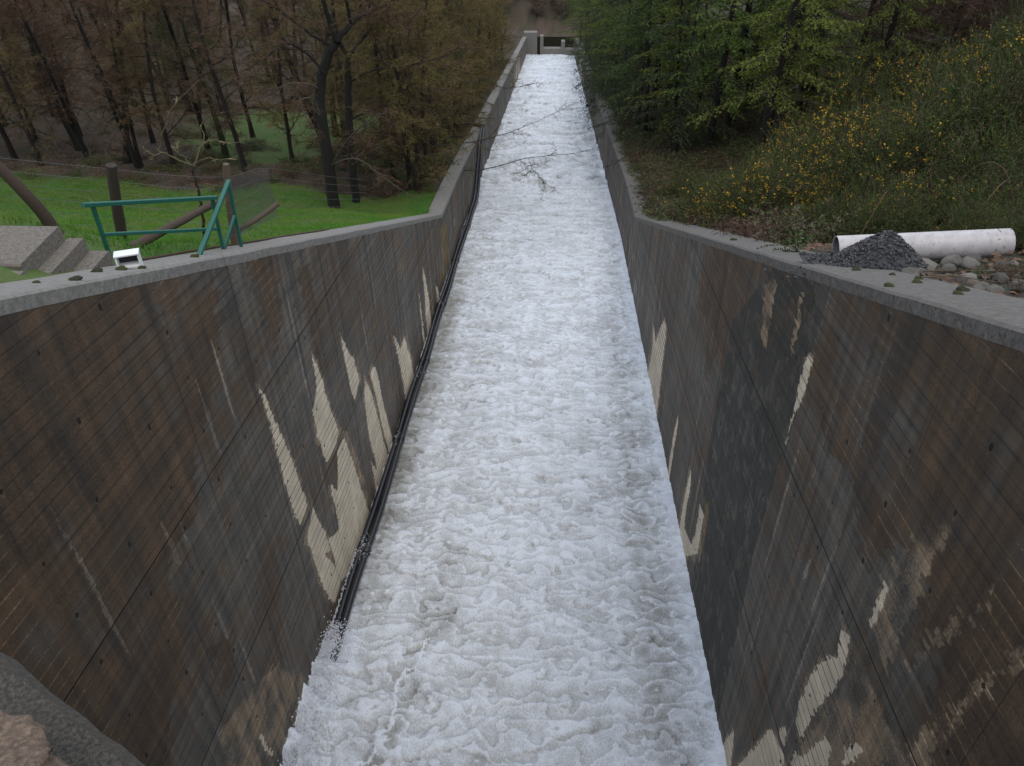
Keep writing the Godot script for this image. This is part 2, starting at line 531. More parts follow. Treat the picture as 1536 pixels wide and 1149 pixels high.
	for y in h:
		var hh := hmax * (1.0 - float(y) / h)
		var bf := hh / 0.166
		var b := int(bf)
		var edge := minf(bf - b, 1.0 - bf + b) * 0.166 * ppm      # pixels to the nearest board joint
		var bl := b if bf - b < 0.5 else b + 1
		var bt := tone[b]
		for x in w:
			var at := y * w + x
			var d := d0 + (d1 - d0) * x / w
			var big := nb[at] / 255.0
			var mid := nm[at] / 255.0
			var fine := nf[at] / 255.0
			var st := ns[at] / 255.0
			var gr := ng[at] / 255.0
			# lichen: grown over its patches, thin specks elsewhere
			var k := clampf((0.95 if lich[at] > 0 else 0.12) + (big - 0.5) * 1.3 + (mid - 0.5) * 1.5 + (fine - 0.5) * 0.9, 0.0, 1.0)
			var cr := 97.0 - 19.0 * k
			var cg := 92.0 - 30.0 * k
			var cb := 85.0 - 39.0 * k
			var mul := 1.0 + 0.36 * (st - 0.5) + 0.40 * (fine - 0.5) + 0.30 * (gr - 0.5) + bt + 0.36 * (mid - 0.5)
			var lift := 128.0 + bt * 500.0 + (fine - 0.5) * 60.0 + (gr - 0.5) * 40.0
			var mk := mask[at]
			if mk != 0:
				if mk == 1:
					if fine > 0.16:
						cr = 222.0; cg = 208.0; cb = 184.0
						mul = 0.84 + 0.14 * gr + 0.16 * (mid - 0.2)
						lift -= 14.0
				elif mk == 2:
					var q := clampf(0.3 + (mid - 0.3) * 2.6 + (fine - 0.5), 0.0, 1.0) * 0.75
					cr = lerpf(cr, 142.0, q); cg = lerpf(cg, 124.0, q); cb = lerpf(cb, 101.0, q)
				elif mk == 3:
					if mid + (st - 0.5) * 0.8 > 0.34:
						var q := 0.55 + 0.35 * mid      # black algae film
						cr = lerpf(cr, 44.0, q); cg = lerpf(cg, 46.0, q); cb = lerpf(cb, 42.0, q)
				elif mk == 4:
					var q := clampf((st - 0.15) * 1.6 + (mid - 0.5), 0.0, 0.8)
					cr = lerpf(cr, 112.0, q); cg = lerpf(cg, 88.0, q); cb = lerpf(cb, 34.0, q)
				elif mk == 5:
					var q := 0.25 + 0.35 * st
					cr = lerpf(cr, 158.0, q); cg = lerpf(cg, 152.0, q); cb = lerpf(cb, 142.0, q)
				else:
					var q := 0.25 + 0.3 * fine     # dirt run
					cr = lerpf(cr, 48.0, q); cg = lerpf(cg, 45.0, q); cb = lerpf(cb, 41.0, q)
			if edge < 0.85:
				var line := nl[(bl % boards) * 4 * w + x] / 255.0
				if line > 0.60 and k > 0.45 and edge < 0.5:
					mul *= 1.0 + minf(0.75, (line - 0.60) * 7.0) * (0.4 + fine)       # lime bloom in the joint
				elif line < 0.66:
					var q := clampf(0.75 - line * 0.7, 0.2, 0.75)     # dirt in the joint
					cr = lerpf(cr, 36.0, q); cg = lerpf(cg, 33.0, q); cb = lerpf(cb, 30.0, q)
					lift -= 60.0
			mul = maxf(mul, 0.2)
			out[at * 3] = int(clampf(cr * mul, 0.0, 255.0))
			out[at * 3 + 1] = int(clampf(cg * mul, 0.0, 255.0))
			out[at * 3 + 2] = int(clampf(cb * mul, 0.0, 255.0))
			rel[at] = int(clampf(lift, 0.0, 255.0))
	# form tie holes with a smear of rust or lime below, and the joints between form panels
	var hx := d0 + 0.4
	while hx < d1:
		var hy := 0.6
		while hy < hmax:
			if r.randf() < 0.8:
				var cx := int((hx + r.randfn() * 0.05 - d0) * ppm)
				var cy := int((hmax - hy + r.randfn() * 0.05) / hmax * h)
				var rad := r.randf_range(0.016, 0.030) * ppm
				for yy in range(-5, 9):
					for xx in range(-3, 4):
						var ax := cx + xx
						var ay := cy + yy
						if ax < 0 or ay < 0 or ax >= w or ay >= h:
							continue
						var at := ay * w + ax
						var dist := Vector2(xx, yy * 0.7).length()
						if dist < rad:
							for q in 3:
								out[at * 3 + q] = int(out[at * 3 + q] * 0.25)
							rel[at] = 10
						elif yy > 0 and absi(xx) < 2 and r.randf() < 0.5:
							for q in 3:
								out[at * 3 + q] = mini(255, int(out[at * 3 + q] * 1.35))
			hy += 0.83
		hx += 1.05
	for k in 40:
		var sx := int((d0 - fmod(d0, 2.1) + 3.3 + k * 2.1 - d0) * ppm)
		if sx > 1 and sx < w - 2:
			for y in h:
				if (nb[y * w + sx] > 100) == (k % 2 == 0):
					for q in 3:
						out[(y * w + sx) * 3 + q] = int(out[(y * w + sx) * 3 + q] * 0.55)
					rel[y * w + sx] = 40
	return [tex(w, h, out), tex(w, h, rel, Image.FORMAT_L8)]

func wall_material(t: Array) -> StandardMaterial3D:
	var m := mat(Color.WHITE, 0.82)
	m.albedo_texture = t[0]
	m.heightmap_enabled = true
	m.heightmap_texture = t[1]
	m.heightmap_scale = 0.8
	return m

# ------------------------------------------------------------------ the two chute walls
func build_wall(side: int, near: Material, far: Material, label: String) -> void:
	var X := XL if side < 0 else XR
	var out := float(side)                       # away from the water
	var t := thing("spillway_wall", Vector3.ZERO, label, "wall", "board-marked concrete walls of the chute")
	var bays := [-3.0, 1.2]
	while bays[bays.size() - 1] < LEN - 9.0:
		bays.append(bays[bays.size() - 1] + 8.4)
	bays.append(LEN)
	var white := Color.WHITE
	for bi in bays.size() - 1:
		var da: float = bays[bi]
		var db: float = bays[bi + 1]
		# outline of the wall over this bay, in (d, h)
		var prof := PackedVector2Array([Vector2(da, -0.4)])
		prof.append(Vector2(db, -0.4))
		for dd in [db, 29.76, 1.956, da]:
			if dd >= da and dd <= db:
				prof.append(Vector2(dd, top_y(dd) - fy(dd) - 0.13))
		for l in 3:
			var h0 := -0.4 if l == 0 else LIFT * l
			var h1 := LIFT * (l + 1) if l < 2 else 20.0
			var g := 0.003
			var gh := 0.010
			var cell := PackedVector2Array([Vector2(da + g, h0 + gh), Vector2(db - g, h0 + gh), Vector2(db - g, h1 - gh), Vector2(da + g, h1 - gh)])
			for poly in Geometry2D.intersect_polygons(cell, prof):
				if poly.size() < 3 or absf(poly_area(poly)) < 0.02:
					continue
				var mb := MB.new()
				var front := PackedVector3Array()
				var back := PackedVector3Array()
				var uvs := PackedVector2Array()
				for q in poly:
					var p := Vector3(X + bend(q.x), fy(q.x) + q.y, -q.x)
					front.append(p)
					back.append(p + Vector3(out * 0.09, 0, 0))
					if q.x <= 18.02 and db <= 18.02:
						uvs.append(Vector2(clampf((q.x - 1.0) / 17.0, 0.002, 0.998), clampf(1.0 - q.y / 11.5, 0.002, 0.998)))
					else:
						uvs.append(Vector2(pingpong((q.x - 18.0) / 42.0, 1.0), clampf(1.0 - q.y / 6.6, 0.002, 0.998)))
				var nrm := Vector3(-out, 0, 0)
				var k0 := mb.v.size()
				for q in front.size():
					mb.vert(front[q], nrm, white, uvs[q])
				var ix := Geometry2D.triangulate_polygon(poly)
				for q in ix.size() / 3:
					var a0 := k0 + ix[q * 3]
					var a1 := k0 + ix[q * 3 + 1]
					var a2 := k0 + ix[q * 3 + 2]
					if (mb.v[a2] - mb.v[a0]).cross(mb.v[a1] - mb.v[a0]).dot(nrm) > 0:
						mb.i.append_array([a0, a1, a2])
					else:
						mb.i.append_array([a0, a2, a1])
				var sides := MB.new()
				for q in front.size():
					var j := (q + 1) % front.size()
					var s := sides.v.size()
					var en := (back[q] - front[q]).cross(front[j] - front[q]).normalized()
					sides.vert(front[q], en, white, uvs[q]); sides.vert(front[j], en, white, uvs[j])
					sides.vert(back[j], en, white, uvs[j]); sides.vert(back[q], en, white, uvs[q])
					sides.i.append_array([s, s + 1, s + 2, s, s + 2, s + 3])
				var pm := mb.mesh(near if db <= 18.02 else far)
				sides.add_to(pm, M.joint)
				part(t, "panel", pm)
		# the slab of the wall top over this bay
		var cs := MB.new()
		var steps := 34
		var rows := []
		for k in steps + 1:
			var d := lerpf(da + 0.006, db - 0.006, float(k) / steps)
			var w := coping_w(side, d)
			var chip := maxf(0.0, noise_a.get_noise_2d(d * 40.0, 11.0 * side) - 0.12) * 0.022
			var inner := X + bend(d) - out * 0.004 + out * chip
			var y := top_y(d) + noise_a.get_noise_2d(d * 14.0, 90.0) * 0.012
			rows.append([Vector3(X + bend(d) - out * 0.004, y - 0.165, -d), Vector3(inner, y - 0.03, -d), Vector3(inner + out * 0.03, y, -d), Vector3(inner + out * w * 0.5, y + 0.006, -d), Vector3(X + bend(d) + out * (w - 0.02), y, -d), Vector3(X + bend(d) + out * w, y - 0.03, -d), Vector3(X + bend(d) + out * w, y - 0.4, -d)])
		for k in steps:
			for q in 6:
				var a: Vector3 = rows[k][q]
				var b: Vector3 = rows[k][q + 1]
				var c2: Vector3 = rows[k + 1][q + 1]
				var e: Vector3 = rows[k + 1][q]
				if side < 0:
					cs.quad(a, b, c2, e, white)
				else:
					cs.quad(a, e, c2, b, white)
		for e in [0, steps]:
			for q in range(1, 6):
				cs.tri(rows[e][0], rows[e][q], rows[e][q + 1], white)
		part(t, "coping_slab", cs.mesh(M.coping if side < 0 else M.coping_mossy))
	# the mass of the wall behind the panels
	var core := MB.new()
	var prev := []
	var ds := [-3.0, 1.956, 10.0, 20.0, 29.76, 35.27, 60.0, 90.0, 115.0, LEN]
	for d in ds:
		var x0: float = X + bend(d) + out * 0.05
		var x1: float = X + bend(d) + out * (coping_w(side, d) - 0.02)
		var yt := top_y(d) - 0.11
		var yb := fy(d) - 0.6
		var ring := [Vector3(x0, yb, -d), Vector3(x0, yt, -d), Vector3(x1, yt, -d), Vector3(x1, yb, -d)]
		if prev.size():
			for q in 4:
				core.quad(prev[q], prev[(q + 1) % 4], ring[(q + 1) % 4], ring[q], white)
		else:
			core.quad(ring[0], ring[1], ring[2], ring[3], white)
		prev = ring
	core.quad(prev[0], prev[1], prev[2], prev[3], white)
	part(t, "core", core.mesh(M.joint))

func poly_area(p: PackedVector2Array) -> float:
	var s := 0.0
	for k in p.size():
		var j := (k + 1) % p.size()
		s += p[k].x * p[j].y - p[j].x * p[k].y
	return s * 0.5

# ------------------------------------------------------------------ the water
const WN := 640      # pixels across the near water's maps
const WH := 2048
const FN := 384
const FH := 1536
const SPLIT := 46.0

func build_water() -> void:
	var total := 0
	var me := ArrayMesh.new()
	for s in 2:
		var w := WN if s == 0 else FN
		var h := WH if s == 0 else FH
		var da := 4.0 if s == 0 else SPLIT
		var db := SPLIT if s == 0 else LEN - 1.0
		var width := XR - XL
		# cells of froth: wide across the flow, shorter along it
		var c1f := noise(31 + s, 0.060 if s == 0 else 0.05, FastNoiseLite.TYPE_CELLULAR, 1)
		c1f.cellular_return_type = FastNoiseLite.RETURN_DISTANCE
		c1f.cellular_jitter = 1.0
		c1f.domain_warp_enabled = true
		c1f.domain_warp_amplitude = 14.0
		c1f.domain_warp_frequency = 0.03
		var c2f := noise(41 + s, 0.021 if s == 0 else 0.028, FastNoiseLite.TYPE_CELLULAR, 1)
		c2f.cellular_return_type = FastNoiseLite.RETURN_DISTANCE
		c2f.domain_warp_enabled = true
		c2f.domain_warp_amplitude = 40.0
		c2f.domain_warp_frequency = 0.02
		var c1 := layer(c1f, int(w * (0.48 if s == 0 else 0.4)), h, w, h)
		var c2 := layer(c2f, int(w * (0.32 if s == 0 else 0.14)), h, w, h)
		var n1 := layer(noise(51 + s, 0.02), w / 2, h, w, h)
		var nf := layer(noise(61 + s, 0.30, FastNoiseLite.TYPE_SIMPLEX_SMOOTH, 3), w, h, w, h)
		var nw := layer(noise(67 + s, 0.022, FastNoiseLite.TYPE_SIMPLEX_SMOOTH, 4), int(w * 0.55), h, w, h)
		var nx := layer(noise(71 + s, 0.05), maxi(8, w), h / 12, w, h)      # threads drawn out along the flow
		var lowf := layer(noise(81 + s, 0.02), w / 8, h / 8, w, h)
		var roll := layer(noise(91 + s, 0.009 if s == 0 else 0.012, FastNoiseLite.TYPE_SIMPLEX_SMOOTH, 3), maxi(16, w / 5), h, w, h)
		var col := PackedByteArray()
		col.resize(w * h * 3)
		var hgt := PackedFloat32Array()
		hgt.resize(w * h)
		var step1 := 0.42 if s == 0 else 0.8
		var step2 := 1.9 if s == 0 else 3.4
		for y in h:
			var d := da + (db - da) * y / h
			# floor joints stand up as a thin white line across
			var jd := absf(fposmod(d - 9.5 + 4.2, 8.4) - 4.2)
			for x in w:
				var at := y * w + x
				var u := float(x) / w
				var dome1 := 1.0 - c1[at] / 255.0
				var dome2 := 1.0 - c2[at] / 255.0
				var fine := nf[at] / 255.0
				var wob := nw[at] / 255.0
				var rl := roll[at] / 255.0
				var thread := nx[at] / 255.0
				var big := n1[at] / 255.0
				var lw := lowf[at] / 255.0
				# billows that swell slowly and break off steeply on the downstream side
				var p1 := d / step1 - 1.1 * dome1 - 1.9 * wob
				var p2 := d / step2 - 0.9 * dome2 - 2.2 * rl
				var saw1 := p1 - floorf(p1)
				var saw2 := p2 - floorf(p2)
				saw1 = saw1 * minf(1.0, (1.0 - saw1) * 9.0)
				saw2 = saw2 * minf(1.0, (1.0 - saw2) * 12.0)
				var hh := 0.058 * saw1 + 0.08 * saw2 + 0.018 * dome1 + 0.012 * (fine - 0.5)
				if s == 1:
					hh = 0.10 * saw1 + 0.30 * saw2
					# the swells stand out more where they have grown

				var f := 0.76 + 0.44 * (saw1 - 0.42) + 0.26 * (saw2 - 0.45) + 0.14 * (dome1 - 0.6) + 0.60 * (fine - 0.5) + 0.13 * (thread - 0.5) + 0.26 * (big - 0.5)
				# along the pipe the sheet is thin and the bed shows; a clearer band runs near the other wall
				var thin := clampf(1.0 - absf(u - 0.045 - 0.05 * lw) / 0.085, 0.0, 1.0) * clampf((d - 9.0) / 5.0, 0.0, 1.0) * clampf((34.0 - d) / 8.0, 0.0, 1.0)
				f -= thin * (0.75 - 0.5 * (dome2 - 0.4))
				var band := clampf(1.0 - absf(u - 0.87 + 0.10 * (big - 0.5)) / 0.07, 0.0, 1.0) * clampf((30.0 - d) / 14.0, 0.0, 1.0)
				f -= band * 0.26 * (1.3 - saw1)
				var band2 := clampf(1.0 - absf(u - 0.24 + 0.16 * (big - 0.5) - (d - 9.0) * 0.012) / 0.06, 0.0, 1.0) * clampf((15.0 - d) / 4.0, 0.0, 1.0)
				f -= band2 * 0.34 * (1.3 - saw1)
				if s == 0 and d < 10.2 and u < 0.1:
					f += (0.55 * fine - 0.08) * clampf((10.2 - d) * 1.5, 0.0, 1.0) * (1.0 - u * 8.0)
				if u > 0.955:
					f += (u - 0.955) * 8.0
				if jd < 0.04 and d < 24.0:
					var on := clampf((thread - 0.30) * 4.0, 0.0, 1.0)
					f += 0.36 * on * (1.0 - jd / 0.04)
					hh += 0.02 * on
				# the ragged white seam that peels off below the end of the pipe
				if d < 10.0 and s == 0:
					var su := 0.18 + (d - 7.2) * 0.033 + 0.05 * (wob - 0.5)
					var wd := 0.001 + 0.008 * fine
					if absf(u - su) < wd:
						f += 0.55
						hh += 0.03
				f = clampf(f, 0.0, 1.0)
				f = 0.05 + 0.95 * f
				hgt[at] = hh
				col[at * 3] = int(120.0 + (224.0 - 120.0) * f)
				col[at * 3 + 1] = int(118.0 + (230.0 - 118.0) * f)
				col[at * 3 + 2] = int(112.0 + (240.0 - 112.0) * f)
		var m := mat(Color.WHITE, 0.38)
		m.albedo_texture = tex(w, h, col)
		m.metallic_specular = 0.45
		# surface grid
		var nxg := 128 if s == 0 else 52
		var nzg := 900 if s == 0 else 560
		var mb := MB.new()
		for j in nzg + 1:
			var v := float(j) / nzg
			var d := lerpf(da, db, v)
			var base := fy(d) + 0.03
			for k in nxg + 1:
				var u := float(k) / nxg
				var q := mini(h - 1, int(v * h)) * w + mini(w - 1, int(u * w))
				var hh: float = hgt[q]
				if s == 0 and j == nzg:
					hh = 0.06
				if s == 1 and j == 0:
					hh = 0.06
				# water piles up against the wall below the end of the pipe
				if s == 0:
					var heap := clampf((10.3 - d) / 1.6, 0.0, 1.0) * clampf(1.0 - u / 0.085, 0.0, 1.0)
					hh += heap * (0.22 + 2.2 * hh)
					hh += 0.05 * clampf((u - 0.95) * 20.0, 0.0, 1.0)
				mb.vert(Vector3(XL - 0.02 + (width + 0.04) * u + bend(d), base + hh, -d), Vector3.UP, Color.WHITE, Vector2(u, v))
		for j in nzg:
			for k in nxg:
				var a := j * (nxg + 1) + k
				var b := a + nxg + 1
				mb.i.append_array([a, b, a + 1, a + 1, b, b + 1])
		# normals from the grid
		for j in nzg + 1:
			for k in nxg + 1:
				var a := j * (nxg + 1) + k
				var x0 := mb.v[a - (1 if k > 0 else 0)]
				var x1 := mb.v[a + (1 if k < nxg else 0)]
				var z0 := mb.v[a - (nxg + 1 if j > 0 else 0)]
				var z1 := mb.v[a + (nxg + 1 if j < nzg else 0)]
				mb.n[a] = (x1 - x0).cross(z1 - z0).normalized() * 1.0
				if mb.n[a].y < 0:
					mb.n[a] = -mb.n[a]
		var arr := []
		arr.resize(Mesh.ARRAY_MAX)
		arr[Mesh.ARRAY_VERTEX] = mb.v
		arr[Mesh.ARRAY_NORMAL] = mb.n
		arr[Mesh.ARRAY_TEX_UV] = mb.u
		arr[Mesh.ARRAY_INDEX] = mb.i
		me.add_surface_from_arrays(Mesh.PRIMITIVE_TRIANGLES, arr)
		me.surface_set_material(s, m)
	var water := setting("water", me)
	# froth thrown up where the flow strikes the end of the pipe, at its couplings and along the wall foot
	rng.seed = 77
	var fm := MB.new()
	for k in 6000:
		var d := rng.randf_range(5.5, 10.2)
		var up := absf(rng.randfn()) * 0.20 * clampf((10.6 - d) / 1.5, 0.2, 1.0)
		if k > 4800:
			d = 9.45 + rng.randfn() * 0.28
			up = absf(rng.randfn()) * 0.22
		var x := XL + 0.04 + absf(rng.randfn()) * 0.24
		drop(fm, Vector3(x, fy(d) + 0.22 + up, -d), rng.randf_range(0.004, 0.016))
	for c in [[12.4, 260], [17.2, 110], [21.0, 50], [26.5, 50]]:
		for k in c[1]:
			var d: float = c[0] + rng.randfn() * 0.22
			drop(fm, Vector3(XL + 0.10 + absf(rng.randfn()) * 0.14, fy(d) + 0.16 + absf(rng.randfn()) * 0.13, -d), rng.randf_range(0.005, 0.013))
	for k in 700:
		var d := rng.randf_range(9.4, 12.4)
		drop(fm, Vector3(XL + 0.03 + absf(rng.randfn()) * 0.025, fy(d) + 0.2 + absf(rng.randfn()) * 0.06, -d), rng.randf_range(0.006, 0.016))
	var sp := part(water, "spray", fm.mesh(M.foam))
	sp.set_meta("kind", "stuff")
	# the slab that carries the water
	var bed := MB.new()
	var ds := [-3.0, 35.27, LEN]
	for k in 2:
		var a: float = ds[k]
		var b: float = ds[k + 1]
		bed.quad(Vector3(XL - 0.4 + bend(a), fy(a), -a), Vector3(XL - 0.4 + bend(b), fy(b), -b), Vector3(XR + 0.4 + bend(b), fy(b), -b), Vector3(XR + 0.4 + bend(a), fy(a), -a), Color(0.2, 0.18, 0.15))
		bed.quad(Vector3(XL - 0.4 + bend(a), fy(a) - 0.6, -a), Vector3(XR + 0.4 + bend(a), fy(a) - 0.6, -a), Vector3(XR + 0.4 + bend(b), fy(b) - 0.6, -b), Vector3(XL - 0.4 + bend(b), fy(b) - 0.6, -b), Color(0.2, 0.18, 0.15))
	setting("chute_floor", bed.mesh(M.plain))

func drop(mb: MB, p: Vector3, r: float) -> void:
	var q := [Vector3(r, 0, 0), Vector3(0, r * rng.randf_range(0.8, 1.6), 0), Vector3(0, 0, r * rng.randf_range(0.8, 1.8))]
	var w := Color.WHITE
	for sx in [-1.0, 1.0]:
		for sy in [-1.0, 1.0]:
			for sz in [-1.0, 1.0]:
				var a: Vector3 = p + q[0] * sx
				var b: Vector3 = p + q[1] * sy
				var c: Vector3 = p + q[2] * sz
				if sx * sy * sz > 0:
					mb.tri(a, c, b, w)
				else:
					mb.tri(a, b, c, w)

# ------------------------------------------------------------------ ground
func lawn_amount(x: float, d: float) -> float:
	if x > 0:
		return 0.0
	var n := noise_a.get_noise_2d(x * 3.0 + 40.0, d * 3.0) * 5.0
	var far := 33.0 + clampf((-10.0 - x) * 0.12, -1.0, 2.5) + n * 0.5
	var a := 1.0 - sstep(far - 0.6, far + 0.6, d)
	a = minf(a, sstep(-30.0, -27.0, x))
	# mossy clearing between the trunks
	var e := Vector2((x + 16.0) / 7.0, (d - 50.0) / 10.0).length() + n * 0.12
	a = maxf(a, 0.85 * (1.0 - sstep(0.7, 1.0, e)))
	var e2 := Vector2((x + 14.5) / 3.5, (d - 39.5) / 3.0).length() + n * 0.12
	a = maxf(a, 0.8 * (1.0 - sstep(0.7, 1.0, e2)))
	return a

func ground_color(x: float, d: float) -> Color:
	var n := noise_a.get_noise_2d(x * 12.0, d * 12.0)
	var n2 := noise_a.get_noise_2d(x * 30.0 + 9.0, d * 30.0)
	var litter := Color(0.105, 0.062, 0.040).lerp(Color(0.055, 0.045, 0.028), clampf(0.5 + n * 1.2, 0, 1))
	litter = litter.lerp(Color(0.045, 0.07, 0.022), clampf(n2 * 1.6 - 0.15, 0, 0.8))
	if x > 0:
		litter = Color(0.085, 0.052, 0.032).lerp(Color(0.04, 0.038, 0.02), clampf(0.5 + n * 1.3, 0, 1))
		litter = litter.lerp(Color(0.05, 0.075, 0.018), clampf(n2 * 1.8 - 0.2, 0, 0.8))
	if d > 139.0:
		return Color(0.16, 0.115, 0.085).lerp(Color(0.09, 0.08, 0.05), clampf(0.5 + n * 1.2, 0, 1))
	var grass := Color(0.065, 0.185, 0.014).lerp(Color(0.120, 0.170, 0.028), clampf(0.5 + n * 1.3, 0, 1))
	return litter.lerp(grass, lawn_amount(x, d))

func build_ground() -> void:
	var mb := MB.new()
	var offs := []
	var o := 0.0
	while o < 420.0:
		offs.append(o)
		o += 0.22 + o * 0.028
	var rows := [-150.0, -80.0, -30.0, -10.0, -3.0, -1.0]
	var d := 0.0
	while d < 420.0:
		rows.append(d)
		d += 0.25 + maxf(0.0, d - 34.0) * 0.018
	for side in [-1, 1]:
		var st := mb.v.size()
		for dd in rows:
			var edge: float
			if side < 0:
				edge = XL + bend(minf(dd, LEN)) - coping_w(-1, dd) + 0.05
			else:
				edge = XR + bend(minf(dd, LEN)) + coping_w(1, dd) - 0.05
			if dd > LEN or dd < -3.0:
				edge = -0.6
			for oo in offs:
				var x: float = edge + side * oo
				var c := ground_color(x, dd)
				mb.vert(Vector3(x, ground_y(x, dd), -dd), Vector3.UP, c)
		var w := offs.size()
		for j in rows.size() - 1:
			for k in w - 1:
				var a := st + j * w + k
				var b := a + w
				if side < 0:
					mb.i.append_array([a, a + 1, b, a + 1, b + 1, b])
				else:
					mb.i.append_array([a, b, a + 1, a + 1, b, b + 1])
		for j in rows.size():
			for k in w:
				var a := st + j * w + k
				var x0 := mb.v[a - (1 if k > 0 else 0)]
				var x1 := mb.v[a + (1 if k < w - 1 else 0)]
				var z0 := mb.v[a - (w if j > 0 else 0)]
				var z1 := mb.v[a + (w if j < rows.size() - 1 else 0)]
				var nn := (x1 - x0).cross(z1 - z0).normalized()
				mb.n[a] = nn if nn.y > 0 else -nn
	setting("ground", mb.mesh(M.soil))

func tuft(blades: int, h: float, spread: float, width: float, sd: int) -> ArrayMesh:
	var r := RandomNumberGenerator.new()
	r.seed = sd
	var mb := MB.new()
	for k in blades:
		var a := r.randf() * TAU
		var base := Vector3(r.randfn() * spread, -0.01, r.randfn() * spread)
		var side := Vector3(cos(a), 0, sin(a)) * width
		var lean := Vector3(-sin(a), 0, cos(a)) * r.randf_range(-0.5, 0.5) * h
		var t := r.randf_range(0.75, 1.25)
		mb.tri(base - side, base + lean + Vector3(0, h * r.randf_range(0.6, 1.2), 0), base + side, Color(t, t, t * 0.9))
	return mb.mesh(M.blade)

func build_ground_cover() -> void:
	rng.seed = 5
	var xf := []
	var cols := []
	while xf.size() < 42000:
		var x := rng.randf_range(-30.0, -5.0)
		var d := rng.randf_range(7.5, 36.0)
		if x < -5.0 - d * 0.85 or (d < 9.2 and x > -6.6 and x < -5.0):
			continue
		if rng.randf() > lawn_amount(x, d):
			continue
		var s := rng.randf_range(0.6, 1.3)
		xf.append(Transform3D(Basis(Vector3.UP, rng.randf() * TAU).scaled(Vector3(s, s * rng.randf_range(0.7, 1.3), s)), Vector3(x, ground_y(x, d), -d)))
		var n := clampf(0.5 + 1.4 * noise_a.get_noise_2d(x * 7.0, d * 7.0), 0, 1)
		cols.append(Color(0.065, 0.200, 0.012).lerp(Color(0.160, 0.210, 0.036), n * rng.randf_range(0.4, 1.0)))
	var g := scatter("grass", tuft(9, 0.085, 0.05, 0.006, 3), xf, cols)
	tag(g, "short bright green grass on the slope behind the railing", "grass")
	# dead leaves
	var leaf := MB.new()
	leaf.quad(Vector3(-0.05, 0.012, 0), Vector3(0, 0.03, 0.03), Vector3(0.055, 0.01, 0), Vector3(0, 0.024, -0.03), Color.WHITE)
	xf = []
	cols = []
	while xf.size() < 26000:
		var left := rng.randf() < 0.7
		var d := rng.randf_range(31.0, 62.0)
		var x := rng.randf_range(-38.0, -5.1) if left else rng.randf_range(4.1, 16.0)
		if not left and rng.randf() < 0.5:
			d = rng.randf_range(6.0, 34.0)
			if d < 14.0:
				x = rng.randf_range(4.15, 9.0)
		if rng.randf() < lawn_amount(x, d) * 0.95:
			continue
		var b := Basis(Vector3.UP, rng.randf() * TAU) * Basis(Vector3.RIGHT, rng.randfn() * 0.4)
		xf.append(Transform3D(b.scaled(Vector3.ONE * rng.randf_range(0.7, 1.5)), Vector3(x, ground_y(x, d) + 0.01, -d)))
		cols.append(Color(0.16, 0.075, 0.04).lerp(Color(0.09, 0.06, 0.04), rng.randf()))
	var l := scatter("leaf_litter", leaf.mesh(M.blade), xf, cols)
	tag(l, "red brown fallen leaves covering the woodland floor", "leaves")
	# tangles of dead bracken, bramble and low green shoots
	for kind in 2:
		var tg := MB.new()
		var r := RandomNumberGenerator.new()
		r.seed = 90 + kind
		for k in 34:
			var a := r.randf() * TAU
			var p := Vector3(r.randfn() * 0.22, 0, r.randfn() * 0.22)
			var dir := Vector3(cos(a) * 0.6, 1.0, sin(a) * 0.6)
			var line := PackedVector3Array([p])
			for q in 4:
				p += dir.normalized() * r.randf_range(0.10, 0.24)
				dir += Vector3(r.randfn() * 0.35, -0.55, r.randfn() * 0.35)
				line.append(p)
				if kind == 1 or r.randf() < 0.5:
					for e in (4 if kind == 1 else 2):
						var o := Vector3(r.randfn(), r.randfn() * 0.6, r.randfn()).normalized() * r.randf_range(0.04, 0.10)
						var sd := o.cross(Vector3(r.randfn(), r.randfn(), r.randfn())).normalized() * r.randf_range(0.008, 0.02)
						var t := r.randf_range(0.6, 1.4)
						tg.tri(p, p + o + sd, p + o * 1.2 - sd, Color(t, t, t))
			tg.tube(line, taper(line.size(), 0.007, 0.003), 3, Color(0.9, 0.8, 0.8))
		var tm := tg.mesh(M.blade)
		xf = []
		cols = []
		while xf.size() < (3200 if kind == 0 else 2300):
			var side := -1 if rng.randf() < 0.4 else 1
			var d := rng.randf_range(14.0, 95.0)
			var off := absf(rng.randfn()) * 9.0 + 0.25
			var x: float = XL + bend(d) - 0.62 - off if side < 0 else XR + bend(d) + coping_w(1, d) + off
			if side > 0 and rng.randf() < 0.06:
				d = rng.randf_range(6.4, 13.0)
				off = rng.randf_range(0.6, 4.5)
				if d > 8.5 and off < 2.6:
					continue
				x = XR + coping_w(1, d) + off
			elif side > 0 and rng.randf() < 0.2:
				d = rng.randf_range(26.0, 48.0)
				off = rng.randf_range(0.05, 3.0)
				x = XR + bend(d) + coping_w(1, d) + off
			if side < 0 and d < 32.5 and off > 0.4:
				continue
			if side < 0 and d < 27.0:
				continue
			if side < 0 and rng.randf() < lawn_amount(x, d):
				continue
			var s := rng.randf_range(0.5, 1.5) * (1.0 if side > 0 else 0.8)
			if side > 0 and d < 13.0:
				s *= 0.35
			xf.append(Transform3D(Basis(Vector3.UP, rng.randf() * TAU).scaled(Vector3(s, s, s)), Vector3(x, ground_y(x, d) - 0.03, -d)))
			if kind == 0:
				cols.append(Color(0.11, 0.06, 0.036).lerp(Color(0.06, 0.045, 0.03), rng.randf()))
			else:
				cols.append(Color(0.05, 0.075, 0.02).lerp(Color(0.085, 0.085, 0.022), rng.randf()))
		var u := scatter("undergrowth" if kind == 0 else "ground_ivy", tm, xf, cols)
		if kind == 0:
			tag(u, "brown tangle of dead bracken and bramble under the trees", "undergrowth")
		else:
			tag(u, "low green leafy shoots growing between the dead bracken", "undergrowth")

